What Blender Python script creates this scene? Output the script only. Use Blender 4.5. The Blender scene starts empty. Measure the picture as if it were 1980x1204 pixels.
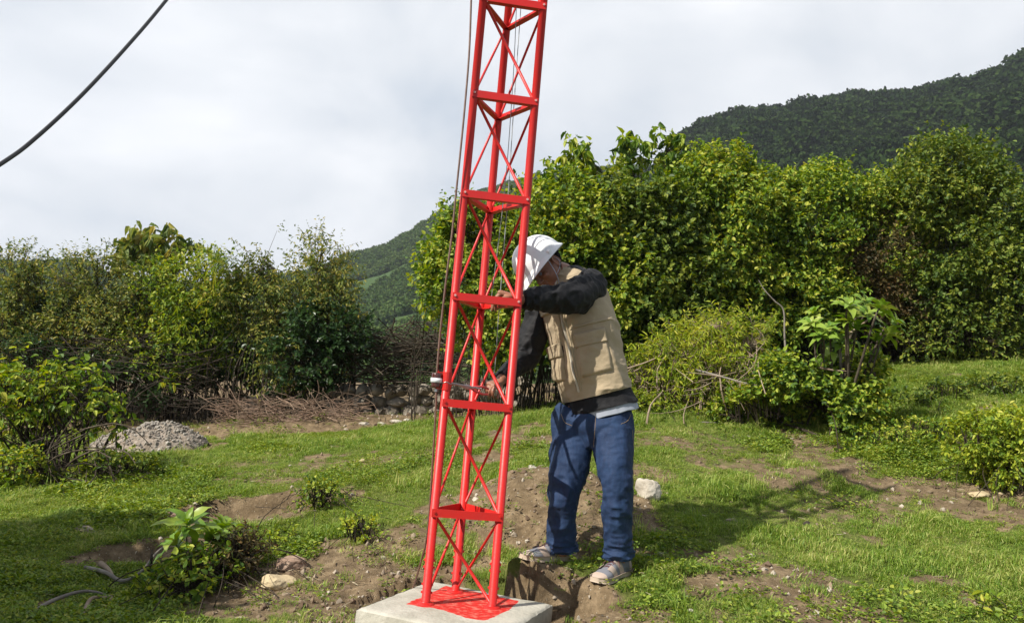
import bpy, math, random
import numpy as np
from mathutils import Matrix, Vector
random.seed(7)
rng = np.random.default_rng(11)
S = bpy.context.scene
COL = S.collection
# ------------------------------------------------------------------ camera
K = 1 / 1.2                                  # depths below are given in units of 1/1.2 m
FPX, PIT, ROL, HC = 1500.0, 0.12229, 0.08611, 1.08336 * K
cp, sp, cr, sr = math.cos(PIT), math.sin(PIT), math.cos(ROL), math.sin(ROL)
cam = bpy.data.cameras.new('camera'); camo = bpy.data.objects.new('camera', cam); COL.objects.link(camo)
cam.lens = 36 * FPX / 1980; cam.sensor_width = 36; cam.clip_start = .05; cam.clip_end = 6000
R3 = Matrix(((cr, -sr, 0), (-sr * sp, -cr * sp, -cp), (sr * cp, cr * cp, -sp)))
camo.matrix_world = Matrix.Translation((0, 0, HC)) @ R3.to_4x4()
S.camera = camo
# ------------------------------------------------------------------ world, sun, exposure
SUN_EL, SH = math.radians(40), Vector((.81, .59, 0)).normalized()   # SH: the way shadows fall
S.view_settings.view_transform = 'Standard'; S.view_settings.look = 'None'
S.view_settings.exposure = 0.55; S.view_settings.gamma = 1
w = bpy.data.worlds.new("World"); S.world = w; w.use_nodes = True
nt = w.node_tree; nt.nodes.clear(); N = nt.nodes.new; LK = nt.links.new
out = N('ShaderNodeOutputWorld'); sky = N('ShaderNodeTexSky'); sky.sky_type = 'NISHITA'; sky.sun_disc = False
sky.sun_elevation = SUN_EL; sky.sun_rotation = math.atan2(-SH.x, -SH.y)
bg1 = N('ShaderNodeBackground'); bg1.inputs[1].default_value = .06; LK(sky.outputs[0], bg1.inputs[0])
tc = N('ShaderNodeTexCoord'); mp = N('ShaderNodeMapping'); mp.inputs['Scale'].default_value = (1, 1, 1.7)
mp.inputs['Location'].default_value = (.35, .1, .2)
LK(tc.outputs['Generated'], mp.inputs[0])
n1 = N('ShaderNodeTexNoise'); n1.inputs['Scale'].default_value = 2.5; n1.inputs['Detail'].default_value = 7; n1.inputs['Roughness'].default_value = .5
n1.inputs['Distortion'].default_value = .25
LK(mp.outputs[0], n1.inputs['Vector'])
cr1 = N('ShaderNodeValToRGB'); e = cr1.color_ramp
e.elements[0].position = .33; e.elements[0].color = (.37, .42, .485, 1)
e.elements[1].position = .66; e.elements[1].color = (.66, .67, .69, 1)
x = e.elements.new(.5); x.color = (.52, .545, .58, 1)
LK(n1.outputs['Fac'], cr1.inputs[0])
bg2 = N('ShaderNodeBackground'); bg2.inputs[1].default_value = 1.06; LK(cr1.outputs[0], bg2.inputs[0])
sx = N('ShaderNodeSeparateXYZ'); LK(tc.outputs['Generated'], sx.inputs[0])
mr = N('ShaderNodeMapRange'); mr.inputs['From Min'].default_value = -.35; mr.inputs['From Max'].default_value = .35
mr.inputs['To Min'].default_value = .25; mr.inputs['To Max'].default_value = 1
LK(sx.outputs['Y'], mr.inputs['Value'])
mx = N('ShaderNodeMixShader'); LK(mr.outputs[0], mx.inputs[0]); LK(bg1.outputs[0], mx.inputs[1]); LK(bg2.outputs[0], mx.inputs[2])
LK(mx.outputs[0], out.inputs[0])
sun = bpy.data.lights.new('sun', 'SUN'); sun.energy = 5; sun.angle = math.radians(.5); sun.color = (1, .94, .84)
suno = bpy.data.objects.new('sun', sun); COL.objects.link(suno)
sd = Vector((SH.x * math.cos(SUN_EL), SH.y * math.cos(SUN_EL), -math.sin(SUN_EL)))
suno.rotation_euler = sd.to_track_quat('-Z', 'Y').to_euler()

# ------------------------------------------------------------------ helpers
def ray(u, v):
    X = (u - 990) / FPX; Y = (602 - v) / FPX
    x = cr * X - sr * Y; w_ = sr * X + cr * Y
    return np.array([x, cp - w_ * sp, sp + w_ * cp])
def P(u, v, Y):                               # a point of the place, from where it shows and how far off it stands
    d = ray(u, v); return d * (Y * K / d[1]) + [0, 0, HC]
def m_(px, Y): return px / FPX * Y * K        # length at a distance
def hsh(ix, iy, iz, s=0):
    h = (ix * 374761393 + iy * 668265263 + iz * 2147483647 + s * 144665) & 0xffffffff
    h = ((h ^ (h >> 13)) * 1274126177) & 0xffffffff
    return ((h ^ (h >> 16)) & 0xffff) / 65535.0
def vn(p, s=0):                               # value noise -1..1
    p = np.asarray(p, float); i = np.floor(p).astype(np.int64); f = p - i; f = f * f * (3 - 2 * f)
    r = 0
    for a in (0, 1):
        for b in (0, 1):
            for c in (0, 1):
                wgt = (f[..., 0] if a else 1 - f[..., 0]) * (f[..., 1] if b else 1 - f[..., 1]) * (f[..., 2] if c else 1 - f[..., 2])
                r = r + wgt * hsh(i[..., 0] + a, i[..., 1] + b, i[..., 2] + c, s)
    return r * 2 - 1
def fbm(p, o=4, s=0):
    p = np.asarray(p, float); r = 0; a = 1; t = 0
    for k in range(o):
        r = r + a * vn(p * 2 ** k + 17.3 * k, s); t += a; a *= .5
    return r / t
def n2(x, y, fr, o=4, s=0): return fbm(np.stack([np.asarray(x) * fr, np.asarray(y) * fr, np.zeros_like(np.asarray(x, float)) + s * 3.7], -1), o, s)
def unit(a): a = np.asarray(a, float); return a / (np.linalg.norm(a, axis=-1, keepdims=True) + 1e-12)

def wloc(o):
    v = Vector((0, 0, 0))
    while o: v = v + Vector(o.location); o = o.parent
    return v
class MB:
    def __init__(s): s.v = []; s.f = []; s.n = 0
    def add(s, V, F):
        V = np.asarray(V, float).reshape(-1, 3)
        for f in (F if isinstance(F, (list, tuple)) and len(F) and hasattr(F[0], 'shape') else [np.asarray(F)]):
            if len(f): s.f.append(np.asarray(f, int) + s.n)
        s.v.append(V); s.n += len(V); return s
    def build(s, name, mat, parent=None, smooth=False, attrs=None, loc=None):
        V = np.concatenate(s.v); 
        if loc is not None: V = V - np.asarray(loc)
        me = bpy.data.meshes.new(name)
        me.vertices.add(len(V)); me.vertices.foreach_set('co', V.astype(np.float32).ravel())
        ls = np.concatenate([f.ravel() for f in s.f]); tot = np.concatenate([np.full(len(f), f.shape[1]) for f in s.f])
        st = np.concatenate([[0], np.cumsum(tot)[:-1]])
        me.loops.add(len(ls)); me.loops.foreach_set('vertex_index', ls.astype(np.int32))
        me.polygons.add(len(tot)); me.polygons.foreach_set('loop_start', st.astype(np.int32))
        me.update(calc_edges=True)
        if attrs:
            for k, a in attrs.items():
                at = me.attributes.new(k, 'FLOAT', 'POINT'); at.data.foreach_set('value', np.asarray(a, np.float32))
        me.polygons.foreach_set('use_smooth', np.full(len(tot), smooth)); me.validate()
        if mat: me.materials.append(mat)
        o = bpy.data.objects.new(name, me); COL.objects.link(o)
        if loc is not None: o.location = loc
        if parent:
            o.parent = parent; o.location = Vector(o.location) - wloc(parent)
        return o
def tag(o, label=None, cat=None, group=None, kind=None):
    if label: o['label'] = label
    if cat: o['category'] = cat
    if group: o['group'] = group
    if kind: o['kind'] = kind
    return o
def empty(name, loc, label, cat, group=None):
    o = bpy.data.objects.new(name, None); COL.objects.link(o); o.location = loc; o.empty_display_size = .05
    return tag(o, label, cat, group)
def gridfaces(nu, nv, wrapv=False):
    a = np.arange(nu * nv).reshape(nu, nv)
    b = np.concatenate([a, a[:, :1]], 1) if wrapv else a
    return np.stack([b[:-1, :-1], b[:-1, 1:], b[1:, 1:], b[1:, :-1]], -1).reshape(-1, 4)
def catmull(pts, n):
    p = np.asarray(pts, float)
    if p.ndim == 1: p = p[:, None]
    q = np.concatenate([2 * p[:1] - p[1:2], p, 2 * p[-1:] - p[-2:-1]])
    t = np.linspace(0, len(p) - 1 - 1e-9, n); i = t.astype(int); f = (t - i)[:, None]
    a, b, c, d = q[i], q[i + 1], q[i + 2], q[i + 3]
    return .5 * (2 * b + (c - a) * f + (2 * a - 5 * b + 4 * c - d) * f ** 2 + (3 * b - a - 3 * c + d) * f ** 3)
def frames(path, hint):
    T = unit(np.gradient(path, axis=0)); h = np.asarray(hint, float)
    if h.ndim == 1: h = np.tile(h, (len(path), 1))
    A = unit(h - (h * T).sum(1, keepdims=True) * T); B = np.cross(T, A)
    return T, A, B
def tube(mb, path, r, k=8, hint=None, caps=True, n=None):
    path = np.asarray(path, float)
    if n: path = catmull(path, n); r = catmull(np.atleast_1d(r) if np.ndim(r) else [r, r], n)[:, 0]
    r = np.broadcast_to(np.asarray(r, float), (len(path),))
    if hint is None:
        d = path[-1] - path[0]; hint = (1, 0, 0) if abs(d[0]) < .8 * np.linalg.norm(d) else (0, 0, 1)
    T, A, B = frames(path, hint)
    th = np.arange(k) / k * 2 * math.pi
    V = path[:, None] + (np.cos(th)[None, :, None] * A[:, None] + np.sin(th)[None, :, None] * B[:, None]) * r[:, None, None]
    F = [gridfaces(len(path), k, True)]
    if caps:
        F.append(np.array([np.arange(k)])); F.append(np.array([np.arange(k)[::-1] + (len(path) - 1) * k]))
    mb.add(V, F)
def loft(path, ra, rb, hint, nr, ns, disp=None, power=2.0, clos=True):
    """rings along a path, ra along the hint, rb across it; disp(t,theta)->metres along the outline normal"""
    p = catmull(path, nr); a = catmull(ra, nr)[:, 0]; b = catmull(rb, nr)[:, 0]
    h = catmull(hint, nr) if np.ndim(hint) == 2 else hint
    T, A, B = frames(p, h); th = np.arange(ns) / ns * 2 * math.pi
    c, s_ = np.cos(th), np.sin(th)
    cc = np.sign(c) * np.abs(c) ** (2 / power); ss = np.sign(s_) * np.abs(s_) ** (2 / power)
    off = cc[None, :, None] * A[:, None] * a[:, None, None] + ss[None, :, None] * B[:, None] * b[:, None, None]
    if disp is not None:
        t = np.linspace(0, 1, nr)[:, None] + 0 * th[None]; d = disp(t, th[None] + 0 * t)
        off = off + unit(off) * d[..., None]
    V = p[:, None] + off
    F = [gridfaces(nr, ns, True)]
    if clos: F += [np.array([np.arange(ns)]), np.array([np.arange(ns)[::-1] + (nr - 1) * ns])]
    return V, F
def box(mb, c, sx, sy, sz, X=(1, 0, 0), Y=(0, 1, 0), Z=(0, 0, 1)):
    X, Y, Z = map(np.array, (X, Y, Z)); V = []
    for a in (-1, 1):
        for b in (-1, 1):
            for d in (-1, 1): V.append(np.array(c) + X * a * sx / 2 + Y * b * sy / 2 + Z * d * sz / 2)
    mb.add(V, np.array([[0, 1, 3, 2], [4, 6, 7, 5], [0, 4, 5, 1], [2, 3, 7, 6], [0, 2, 6, 4], [1, 5, 7, 3]]))
def bar(mb, a, b, w_, h, side):               # flat bar from a to b: w_ along side, h across
    a = np.array(a); b = np.array(b); X = unit(b - a); Y = unit(np.array(side) - np.dot(side, X) * X); Z = np.cross(X, Y)
    box(mb, (a + b) / 2, np.linalg.norm(b - a), w_, h, X, Y, Z)
def ico(n=3):
    import bmesh
    bm = bmesh.new(); bmesh.ops.create_icosphere(bm, subdivisions=n, radius=1)
    V = np.array([v.co[:] for v in bm.verts]); F = np.array([[v.index for v in f.verts] for f in bm.faces]); bm.free(); return V, F
ICO = {k: ico(k) for k in (1, 2, 3, 4)}
def rock(mb, c, r, seed=0, n=3, rough=.25, cuts=7):
    V, F = ICO[n]; V = V.copy(); g = np.random.default_rng(seed)
    for k in range(cuts):                     # knock flat faces on it
        d = unit(g.normal(size=3)); h = g.uniform(.55, .85); s_ = V @ d
        V -= np.maximum(s_ - h, 0)[:, None] * d * .9
    V *= (1 + rough * fbm(V * 1.6 + seed, 3, seed))[:, None]; V *= (1 + .06 * fbm(V * 7 + seed, 2, seed))[:, None]
    mb.add(V * np.asarray(r) + np.asarray(c), F)
def remesh(parts, name, mat, voxel, parent=None, smoothit=0, attrs=None):
    mb = MB()
    for V, F in parts: mb.add(np.asarray(V).reshape(-1, 3), F)
    o = mb.build(name + '_raw', None); md = o.modifiers.new('r', 'REMESH'); md.mode = 'VOXEL'; md.voxel_size = voxel; md.use_smooth_shade = True
    if smoothit: m2 = o.modifiers.new('s', 'SMOOTH'); m2.iterations = smoothit; m2.factor = .5
    dg = bpy.context.evaluated_depsgraph_get(); me = bpy.data.meshes.new_from_object(o.evaluated_get(dg))
    bpy.data.objects.remove(o); me.name = name
    me.polygons.foreach_set('use_smooth', np.full(len(me.polygons), True)); me.materials.clear(); me.materials.append(mat)
    r = bpy.data.objects.new(name, me); COL.objects.link(r)
    if parent: r.parent = parent; r.location = -wloc(parent)
    return r
def coords(o):
    a = np.empty(len(o.data.vertices) * 3, np.float32); o.data.vertices.foreach_get('co', a); return a.reshape(-1, 3).astype(float)
def setco(o, V): o.data.vertices.foreach_set('co', V.astype(np.float32).ravel()); o.data.update()
def setattr_(o, k, a):
    at = o.data.attributes.new(k, 'FLOAT', 'POINT'); at.data.foreach_set('value', np.asarray(a, np.float32))

# ------------------------------------------------------------------ materials
def mat(name, col, rough=.6, metal=0, noise=None, bump=None, spec=.5, coat=0, sheen=0):
    """noise: (scale, colour2, lo, hi) ; bump: (scale, strength, dist)"""
    m = bpy.data.materials.new(name); m.use_nodes = True; t = m.node_tree; b = t.nodes['Principled BSDF']
    b.inputs['Base Color'].default_value = (*col, 1); b.inputs['Roughness'].default_value = rough; b.inputs['Metallic'].default_value = metal
    b.inputs['Specular IOR Level'].default_value = spec; b.inputs['Coat Weight'].default_value = coat; b.inputs['Sheen Weight'].default_value = sheen
    tcn = t.nodes.new('ShaderNodeTexCoord')
    if noise:
        nz = t.nodes.new('ShaderNodeTexNoise'); nz.inputs['Scale'].default_value = noise[0]; nz.inputs['Detail'].default_value = 6; nz.inputs['Roughness'].default_value = .65
        rp = t.nodes.new('ShaderNodeValToRGB'); rp.color_ramp.elements[0].color = (*col, 1); rp.color_ramp.elements[1].color = (*noise[1], 1)
        rp.color_ramp.elements[0].position = noise[2]; rp.color_ramp.elements[1].position = noise[3]
        t.links.new(tcn.outputs['Object'], nz.inputs['Vector']); t.links.new(nz.outputs['Fac'], rp.inputs[0]); t.links.new(rp.outputs[0], b.inputs['Base Color'])
    if bump:
        n_ = t.nodes.new('ShaderNodeTexNoise'); n_.inputs['Scale'].default_value = bump[0]; n_.inputs['Detail'].default_value = 5
        bp = t.nodes.new('ShaderNodeBump'); bp.inputs['Strength'].default_value = bump[1]; bp.inputs['Distance'].default_value = bump[2]
        t.links.new(tcn.outputs['Object'], n_.inputs['Vector']); t.links.new(n_.outputs['Fac'], bp.inputs['Height']); t.links.new(bp.outputs[0], b.inputs['Normal'])
    return m
def leafmat(name, cols, rough=.52, trans=.35, clump=None, spec=.32):
    m = bpy.data.materials.new(name); m.use_nodes = True; t = m.node_tree; b = t.nodes['Principled BSDF']
    g = t.nodes.new('ShaderNodeNewGeometry'); rp = t.nodes.new('ShaderNodeValToRGB'); el = rp.color_ramp.elements
    while len(el) > 1: el.remove(el[0])
    el[0].position = 0; el[0].color = (*cols[0], 1)
    for i, c in enumerate(cols[1:], 1): q = el.new(i / (len(cols) - 1)); q.color = (*c, 1)
    tcn = t.nodes.new('ShaderNodeTexCoord'); nz = t.nodes.new('ShaderNodeTexNoise'); nz.inputs['Scale'].default_value = clump or 1.3; nz.inputs['Detail'].default_value = 2
    t.links.new(g.outputs['Position'], nz.inputs['Vector'])
    ma = t.nodes.new('ShaderNodeMath'); ma.operation = 'MULTIPLY_ADD'; ma.inputs[1].default_value = .9; ma.inputs[2].default_value = -.45
    t.links.new(nz.outputs['Fac'], ma.inputs[0])
    ad = t.nodes.new('ShaderNodeMath'); ad.operation = 'ADD'; ad.use_clamp = True
    t.links.new(g.outputs['Random Per Island'], ad.inputs[0]); t.links.new(ma.outputs[0], ad.inputs[1]); t.links.new(ad.outputs[0], rp.inputs[0])
    t.links.new(rp.outputs[0], b.inputs['Base Color']); b.inputs['Roughness'].default_value = rough; b.inputs['Specular IOR Level'].default_value = spec
    tr = t.nodes.new('ShaderNodeBsdfTranslucent'); mxs = t.nodes.new('ShaderNodeMixShader'); mxs.inputs[0].default_value = trans
    hs = t.nodes.new('ShaderNodeHueSaturation'); hs.inputs['Hue'].default_value = .485; hs.inputs['Saturation'].default_value = 1.15; hs.inputs['Value'].default_value = 1.3
    t.links.new(rp.outputs[0], hs.inputs['Color']); t.links.new(hs.outputs[0], tr.inputs['Color'])
    t.links.new(b.outputs[0], mxs.inputs[1]); t.links.new(tr.outputs[0], mxs.inputs[2]); t.links.new(mxs.outputs[0], t.nodes['Material Output'].inputs[0])
    return m
M = {}
M['red'] = mat('red_paint', (.60, .012, .008), .42, noise=(5, (.44, .020, .018), .3, .85), bump=(60, .2, .002))
M['steel'] = mat('steel', (.45, .45, .45), .35, .9)
M['bark'] = mat('bark', (.055, .042, .03), .9, noise=(9, (.12, .10, .075), .4, .7), spec=.2)
M['darkbark'] = mat('dark_bark', (.03, .023, .017), .9, noise=(9, (.07, .055, .04), .4, .7), spec=.2)
M['deadwood'] = mat('dead_wood', (.20, .145, .10), .9, noise=(5, (.36, .29, .22), .35, .7), spec=.2)
M['greywood'] = mat('grey_wood', (.16, .14, .12), .9, noise=(12, (.30, .27, .23), .35, .7), spec=.2)
M['rock'] = mat('rock', (.28, .23, .17), .9, noise=(7, (.42, .36, .28), .35, .7), bump=(40, .5, .01), spec=.2)
M['paverock'] = mat('pale_rock', (.34, .30, .24), .9, noise=(7, (.60, .56, .48), .35, .7), bump=(40, .5, .01), spec=.2)
M['tanrock'] = mat('tan_rock', (.44, .35, .21), .9, noise=(9, (.52, .43, .28), .35, .7), bump=(40, .3, .01), spec=.2)
M['redrock'] = mat('reddish_rock', (.22, .14, .10), .9, noise=(9, (.32, .24, .18), .35, .7), bump=(40, .3, .01), spec=.2)
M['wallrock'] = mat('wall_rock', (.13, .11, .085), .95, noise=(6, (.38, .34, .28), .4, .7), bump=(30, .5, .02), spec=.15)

# ------------------------------------------------------------------ ground heights
CP = []
for u, v, Y in [(1900, 1190, 4.6), (1500, 1180, 4.4), (1200, 1180, 4.35), (1180, 1108, 4.75), (1060, 1082, 4.95), (1500, 1000, 6.0), (1900, 1000, 6.2), (1900, 930, 7),
                (1900, 785, 9), (1950, 692, 12), (1500, 850, 8.6), (1300, 800, 9), (1300, 768, 10.8), (1700, 722, 11.5), (1300, 900, 7.2), (1000, 802, 11.5), (1000, 880, 7.5),
                (1000, 1000, 5.7), (700, 830, 11), (700, 930, 7), (700, 1050, 5.4), (700, 1000, 6), (850, 800, 12), (300, 850, 11), (300, 828, 12), (300, 950, 7.3), (300, 1100, 5.2), (300, 1190, 4.3),
                (50, 1190, 4.1), (50, 900, 8.5), (50, 1050, 5.6), (50, 830, 12), (1980, 850, 7.7), (1650, 900, 7.3), (-300, 850, 12), (-300, 1100, 5), (2300, 680, 12), (2300, 900, 6.5)]:
    CP.append(P(u, v, Y))
for a in [(-.15, 4.2, -.09), (-.8, 3.4, -.12), (.7, 3.5, -.08), (-2.2, 2, -.2), (2, 2.4, -.15), (0, 1, -.4), (-3, 0, -.5), (3, 0, -.4), (0, -3, -.6), (-.7, 4.9, -.04), (.1, 5.1, .05), (.55, 4.3, 0), (-.75, 4.2, -.07),
          (-9, 16, .7), (0, 16, 1.5), (9, 16, 3.0), (-16, 12, 0), (16, 12, 3.6), (-18, 22, 1), (0, 24, 1.2), (20, 24, 4), (-50, 60, 1), (0, 70, 2.2), (50, 60, 9), (-10, 3, -.6), (10, 3, .8)]:
    CP.append(np.array(a) * K)
CP = np.array(CP)
def _phi(d): return np.where(d > 1e-9, d * d * np.log(d + 1e-12), 0)
_n = len(CP); _D = np.linalg.norm(CP[:, None, :2] - CP[None, :, :2], axis=2)
_A = np.zeros((_n + 3, _n + 3)); _A[:_n, :_n] = _phi(_D) + np.eye(_n) * .35
_A[:_n, _n] = 1; _A[:_n, _n + 1:] = CP[:, :2]; _A[_n, :_n] = 1; _A[_n + 1:, :_n] = CP[:, :2].T
_W = np.linalg.solve(_A, np.concatenate([CP[:, 2], [0, 0, 0]]))
def smin(a, b, k): h = np.clip(.5 + .5 * (b - a) / k, 0, 1); return b * (1 - h) + a * h - k * h * (1 - h)
def base_h(x, y):
    x = np.asarray(x, float); y = np.asarray(y, float); r = _W[_n] + _W[_n + 1] * x + _W[_n + 2] * y
    for i in range(_n): r = r + _W[i] * _phi(np.hypot(x - CP[i, 0], y - CP[i, 1]))
    return r
_gx = np.linspace(-14, 16, 601); _gy = np.linspace(-1, 21, 441); _GB = base_h(*np.meshgrid(_gx, _gy, indexing='ij')); _base_exact = base_h
def base_h(x, y):                             # the same smooth ground read off a 5 cm grid where there is one
    x = np.asarray(x, float); y = np.asarray(y, float); a = (x + 14) / .05; b = (y + 1) / .05; ins = (a >= 0) & (a < 600) & (b >= 0) & (b < 440)
    ac = np.clip(a, 0, 599.999); bc = np.clip(b, 0, 439.999); i = ac.astype(int); j = bc.astype(int); f = ac - i; g_ = bc - j
    r = (_GB[i, j] * (1 - f) + _GB[i + 1, j] * f) * (1 - g_) + (_GB[i, j + 1] * (1 - f) + _GB[i + 1, j + 1] * f) * g_
    if not np.all(ins): r = np.where(ins, r, _base_exact(x, y))
    return r
def hit(u, v, fn=None):
    fn = fn or base_h; d = ray(u, v); t = 1.5
    for k in range(4000):
        p = d * t + [0, 0, HC]
        if p[2] < fn(p[0], p[1]): break
        t *= 1.004
    return p
def ss(a, b, x): t = np.clip((x - a) / (b - a), 0, 1); return t * t * (3 - 2 * t)
def ell(x, y, c, rx, ry, rot=0, nz=.25, s=1):
    dx, dy = x - c[0], y - c[1]; cc, s_ = math.cos(rot), math.sin(rot)
    a = (dx * cc + dy * s_) / rx; b = (-dx * s_ + dy * cc) / ry
    return np.hypot(a, b) + nz * n2(x, y, 3.5, 3, s) + nz * .5 * n2(x, y, 12, 2, s + 5)
H = {k: hit(*uv) for k, uv in dict(mound=(1060, 985), hole=(1068, 1158), pit=(480, 985), pit2=(280, 1070), slabl=(640, 1120), strip=(1380, 1085), rb=(1790, 945), rb2=(1950, 990),
     mid=(1300, 850), mid2=(1440, 870), l1=(720, 890), l2=(620, 905), back=(760, 806), pale=(1790, 1125), l3=(440, 900), sl2=(700, 1060), g1=(1640, 985), path=(1560, 925), l4=(560, 1150), brush=(560, 830), rc=(1250, 920), gr=(300, 868)).items()}
FOOTP = [(*(P(1030, 1084, 4.90) + [0, 0, .006]), .10), (*(P(1085, 1084, 5.0) + [0, 0, .006]), .10), (*(P(1168, 1122, 4.70) + [0, 0, -.004]), .07), (*(P(1200, 1108, 4.84) + [0, 0, -.004]), .09)]
def ground_h(x, y):
    x = np.asarray(x, float); y = np.asarray(y, float); z = base_h(x, y)
    r = np.hypot(x, y); amount = np.clip(1.5 - r / 30, 0, 1)
    z = z + amount * (.045 * n2(x, y, .9, 3, 1) + .024 * n2(x, y, 3, 3, 2) + .007 * n2(x, y, 11, 3, 3))
    e = ell(x, y, H['mound'], .62, .62, 0, .15, 3); z = z + .20 * ss(1.15, .25, e) + .03 * n2(x, y, 7, 3, 9) * ss(1.2, .8, e)
    e = ell(x, y, H['hole'], .28, .18, -.3, .10, 4); z = z - .30 * ss(1.08, .86, e)
    e = ell(x, y, H['pit'] + [0, .06, 0], .55, .26, .1, .25, 5); up = ss(-.3, .25, y - H['pit'][1]); z = z - .27 * ss(1.08, .8, e)
    e = ell(x, y, H['pit2'], .3, .2, .1, .25, 6); z = z - .10 * ss(1.15, .6, e)
    e = ell(x, y, H['path'], 1.7, .16, .55, .2, 7); z = z + .05 * ss(1.3, .6, e)
    e = ell(x, y, H['brush'], 1.6, .5, 0, .2, 8); z = z + .12 * ss(1.3, .4, e)
    for fp_ in FOOTP:
        d = np.hypot(x - fp_[0], y - fp_[1]); z = z + (fp_[2] - z) * ss(fp_[3] * 1.7, fp_[3], d)
    # cut where the slab stands
    z = np.where(np.hypot(x + .12, y - 3.63) < .50, np.minimum(z, -.075), z)
    return z
def soil_mask(x, y):
    m = np.zeros_like(np.asarray(x, float))
    def add(k, rx, ry, rot, st, nz=.5):
        nonlocal m
        m = np.maximum(m, st * ss(1.25, .7, ell(x, y, H[k], rx, ry, rot, nz, 20 + int(rx * 10))))
    add('mound', .72, .66, 0, 1, .35); add('hole', .34, .24, -.3, 1, .2); add('pit', .70, .42, .1, 1, .35); add('pit2', .42, .28, .2, .9)
    add('slabl', .55, .45, .3, .95); add('sl2', .5, .3, .3, .75); add('strip', .62, .13, -.15, .8, .5); add('rb', .9, .24, -.25, .9, .5); add('rb2', .6, .28, -.2, .9)
    add('mid', .8, .35, 0, .5, .7); add('mid2', .6, .22, .2, .45, .7); add('l1', .9, .4, 0, .5, .8); add('l2', .9, .5, 0, .55, .8); add('back', 1.7, .75, 0, 1, .3)
    add('pale', .25, .07, -.1, .8); add('l3', .5, .3, 0, .5); add('g1', .6, .4, 0, .5, .8); add('l4', .6, .4, .2, .85); add('brush', 2.4, .7, 0, .95, .4); add('rc', .35, .25, 0, .7)
    add('gr', .9, .4, 0, .9, .3)
    rd = np.hypot(np.asarray(x) + .12, np.asarray(y) - 3.63)
    m = np.maximum(m, ss(.82, .58, rd + .15 * n2(x, y, 5, 3, 40)))
    m = np.maximum(m, .74 * ss(.14, .46, n2(x, y, 1.1, 4, 31))); m = np.maximum(m, .7 * ss(.25, .5, n2(x, y, 4.5, 3, 35)))         # scattered worn patches
    m = np.maximum(m, .95 * ss(9.9, 10.6, np.asarray(y) - .12 * np.asarray(x) + .5 * n2(x, y, 1, 2, 33)))   # under the hedge
    lp = hit(1040, 1104); m = m * (1 - .8 * ss(1.2, .8, ell(x, y, lp, .42, .10, -.1, .25, 44)) * (ell(x, y, H['hole'], .34, .22, -.3, .1, 4) > 1.25))
    return np.clip(m, 0, 1)
def stand(x, y, dz=0): return np.array([x, y, float(ground_h(x, y)) + dz])
def G(u, v): return hit(u, v, lambda a, b: float(ground_h(a, b)))

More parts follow.
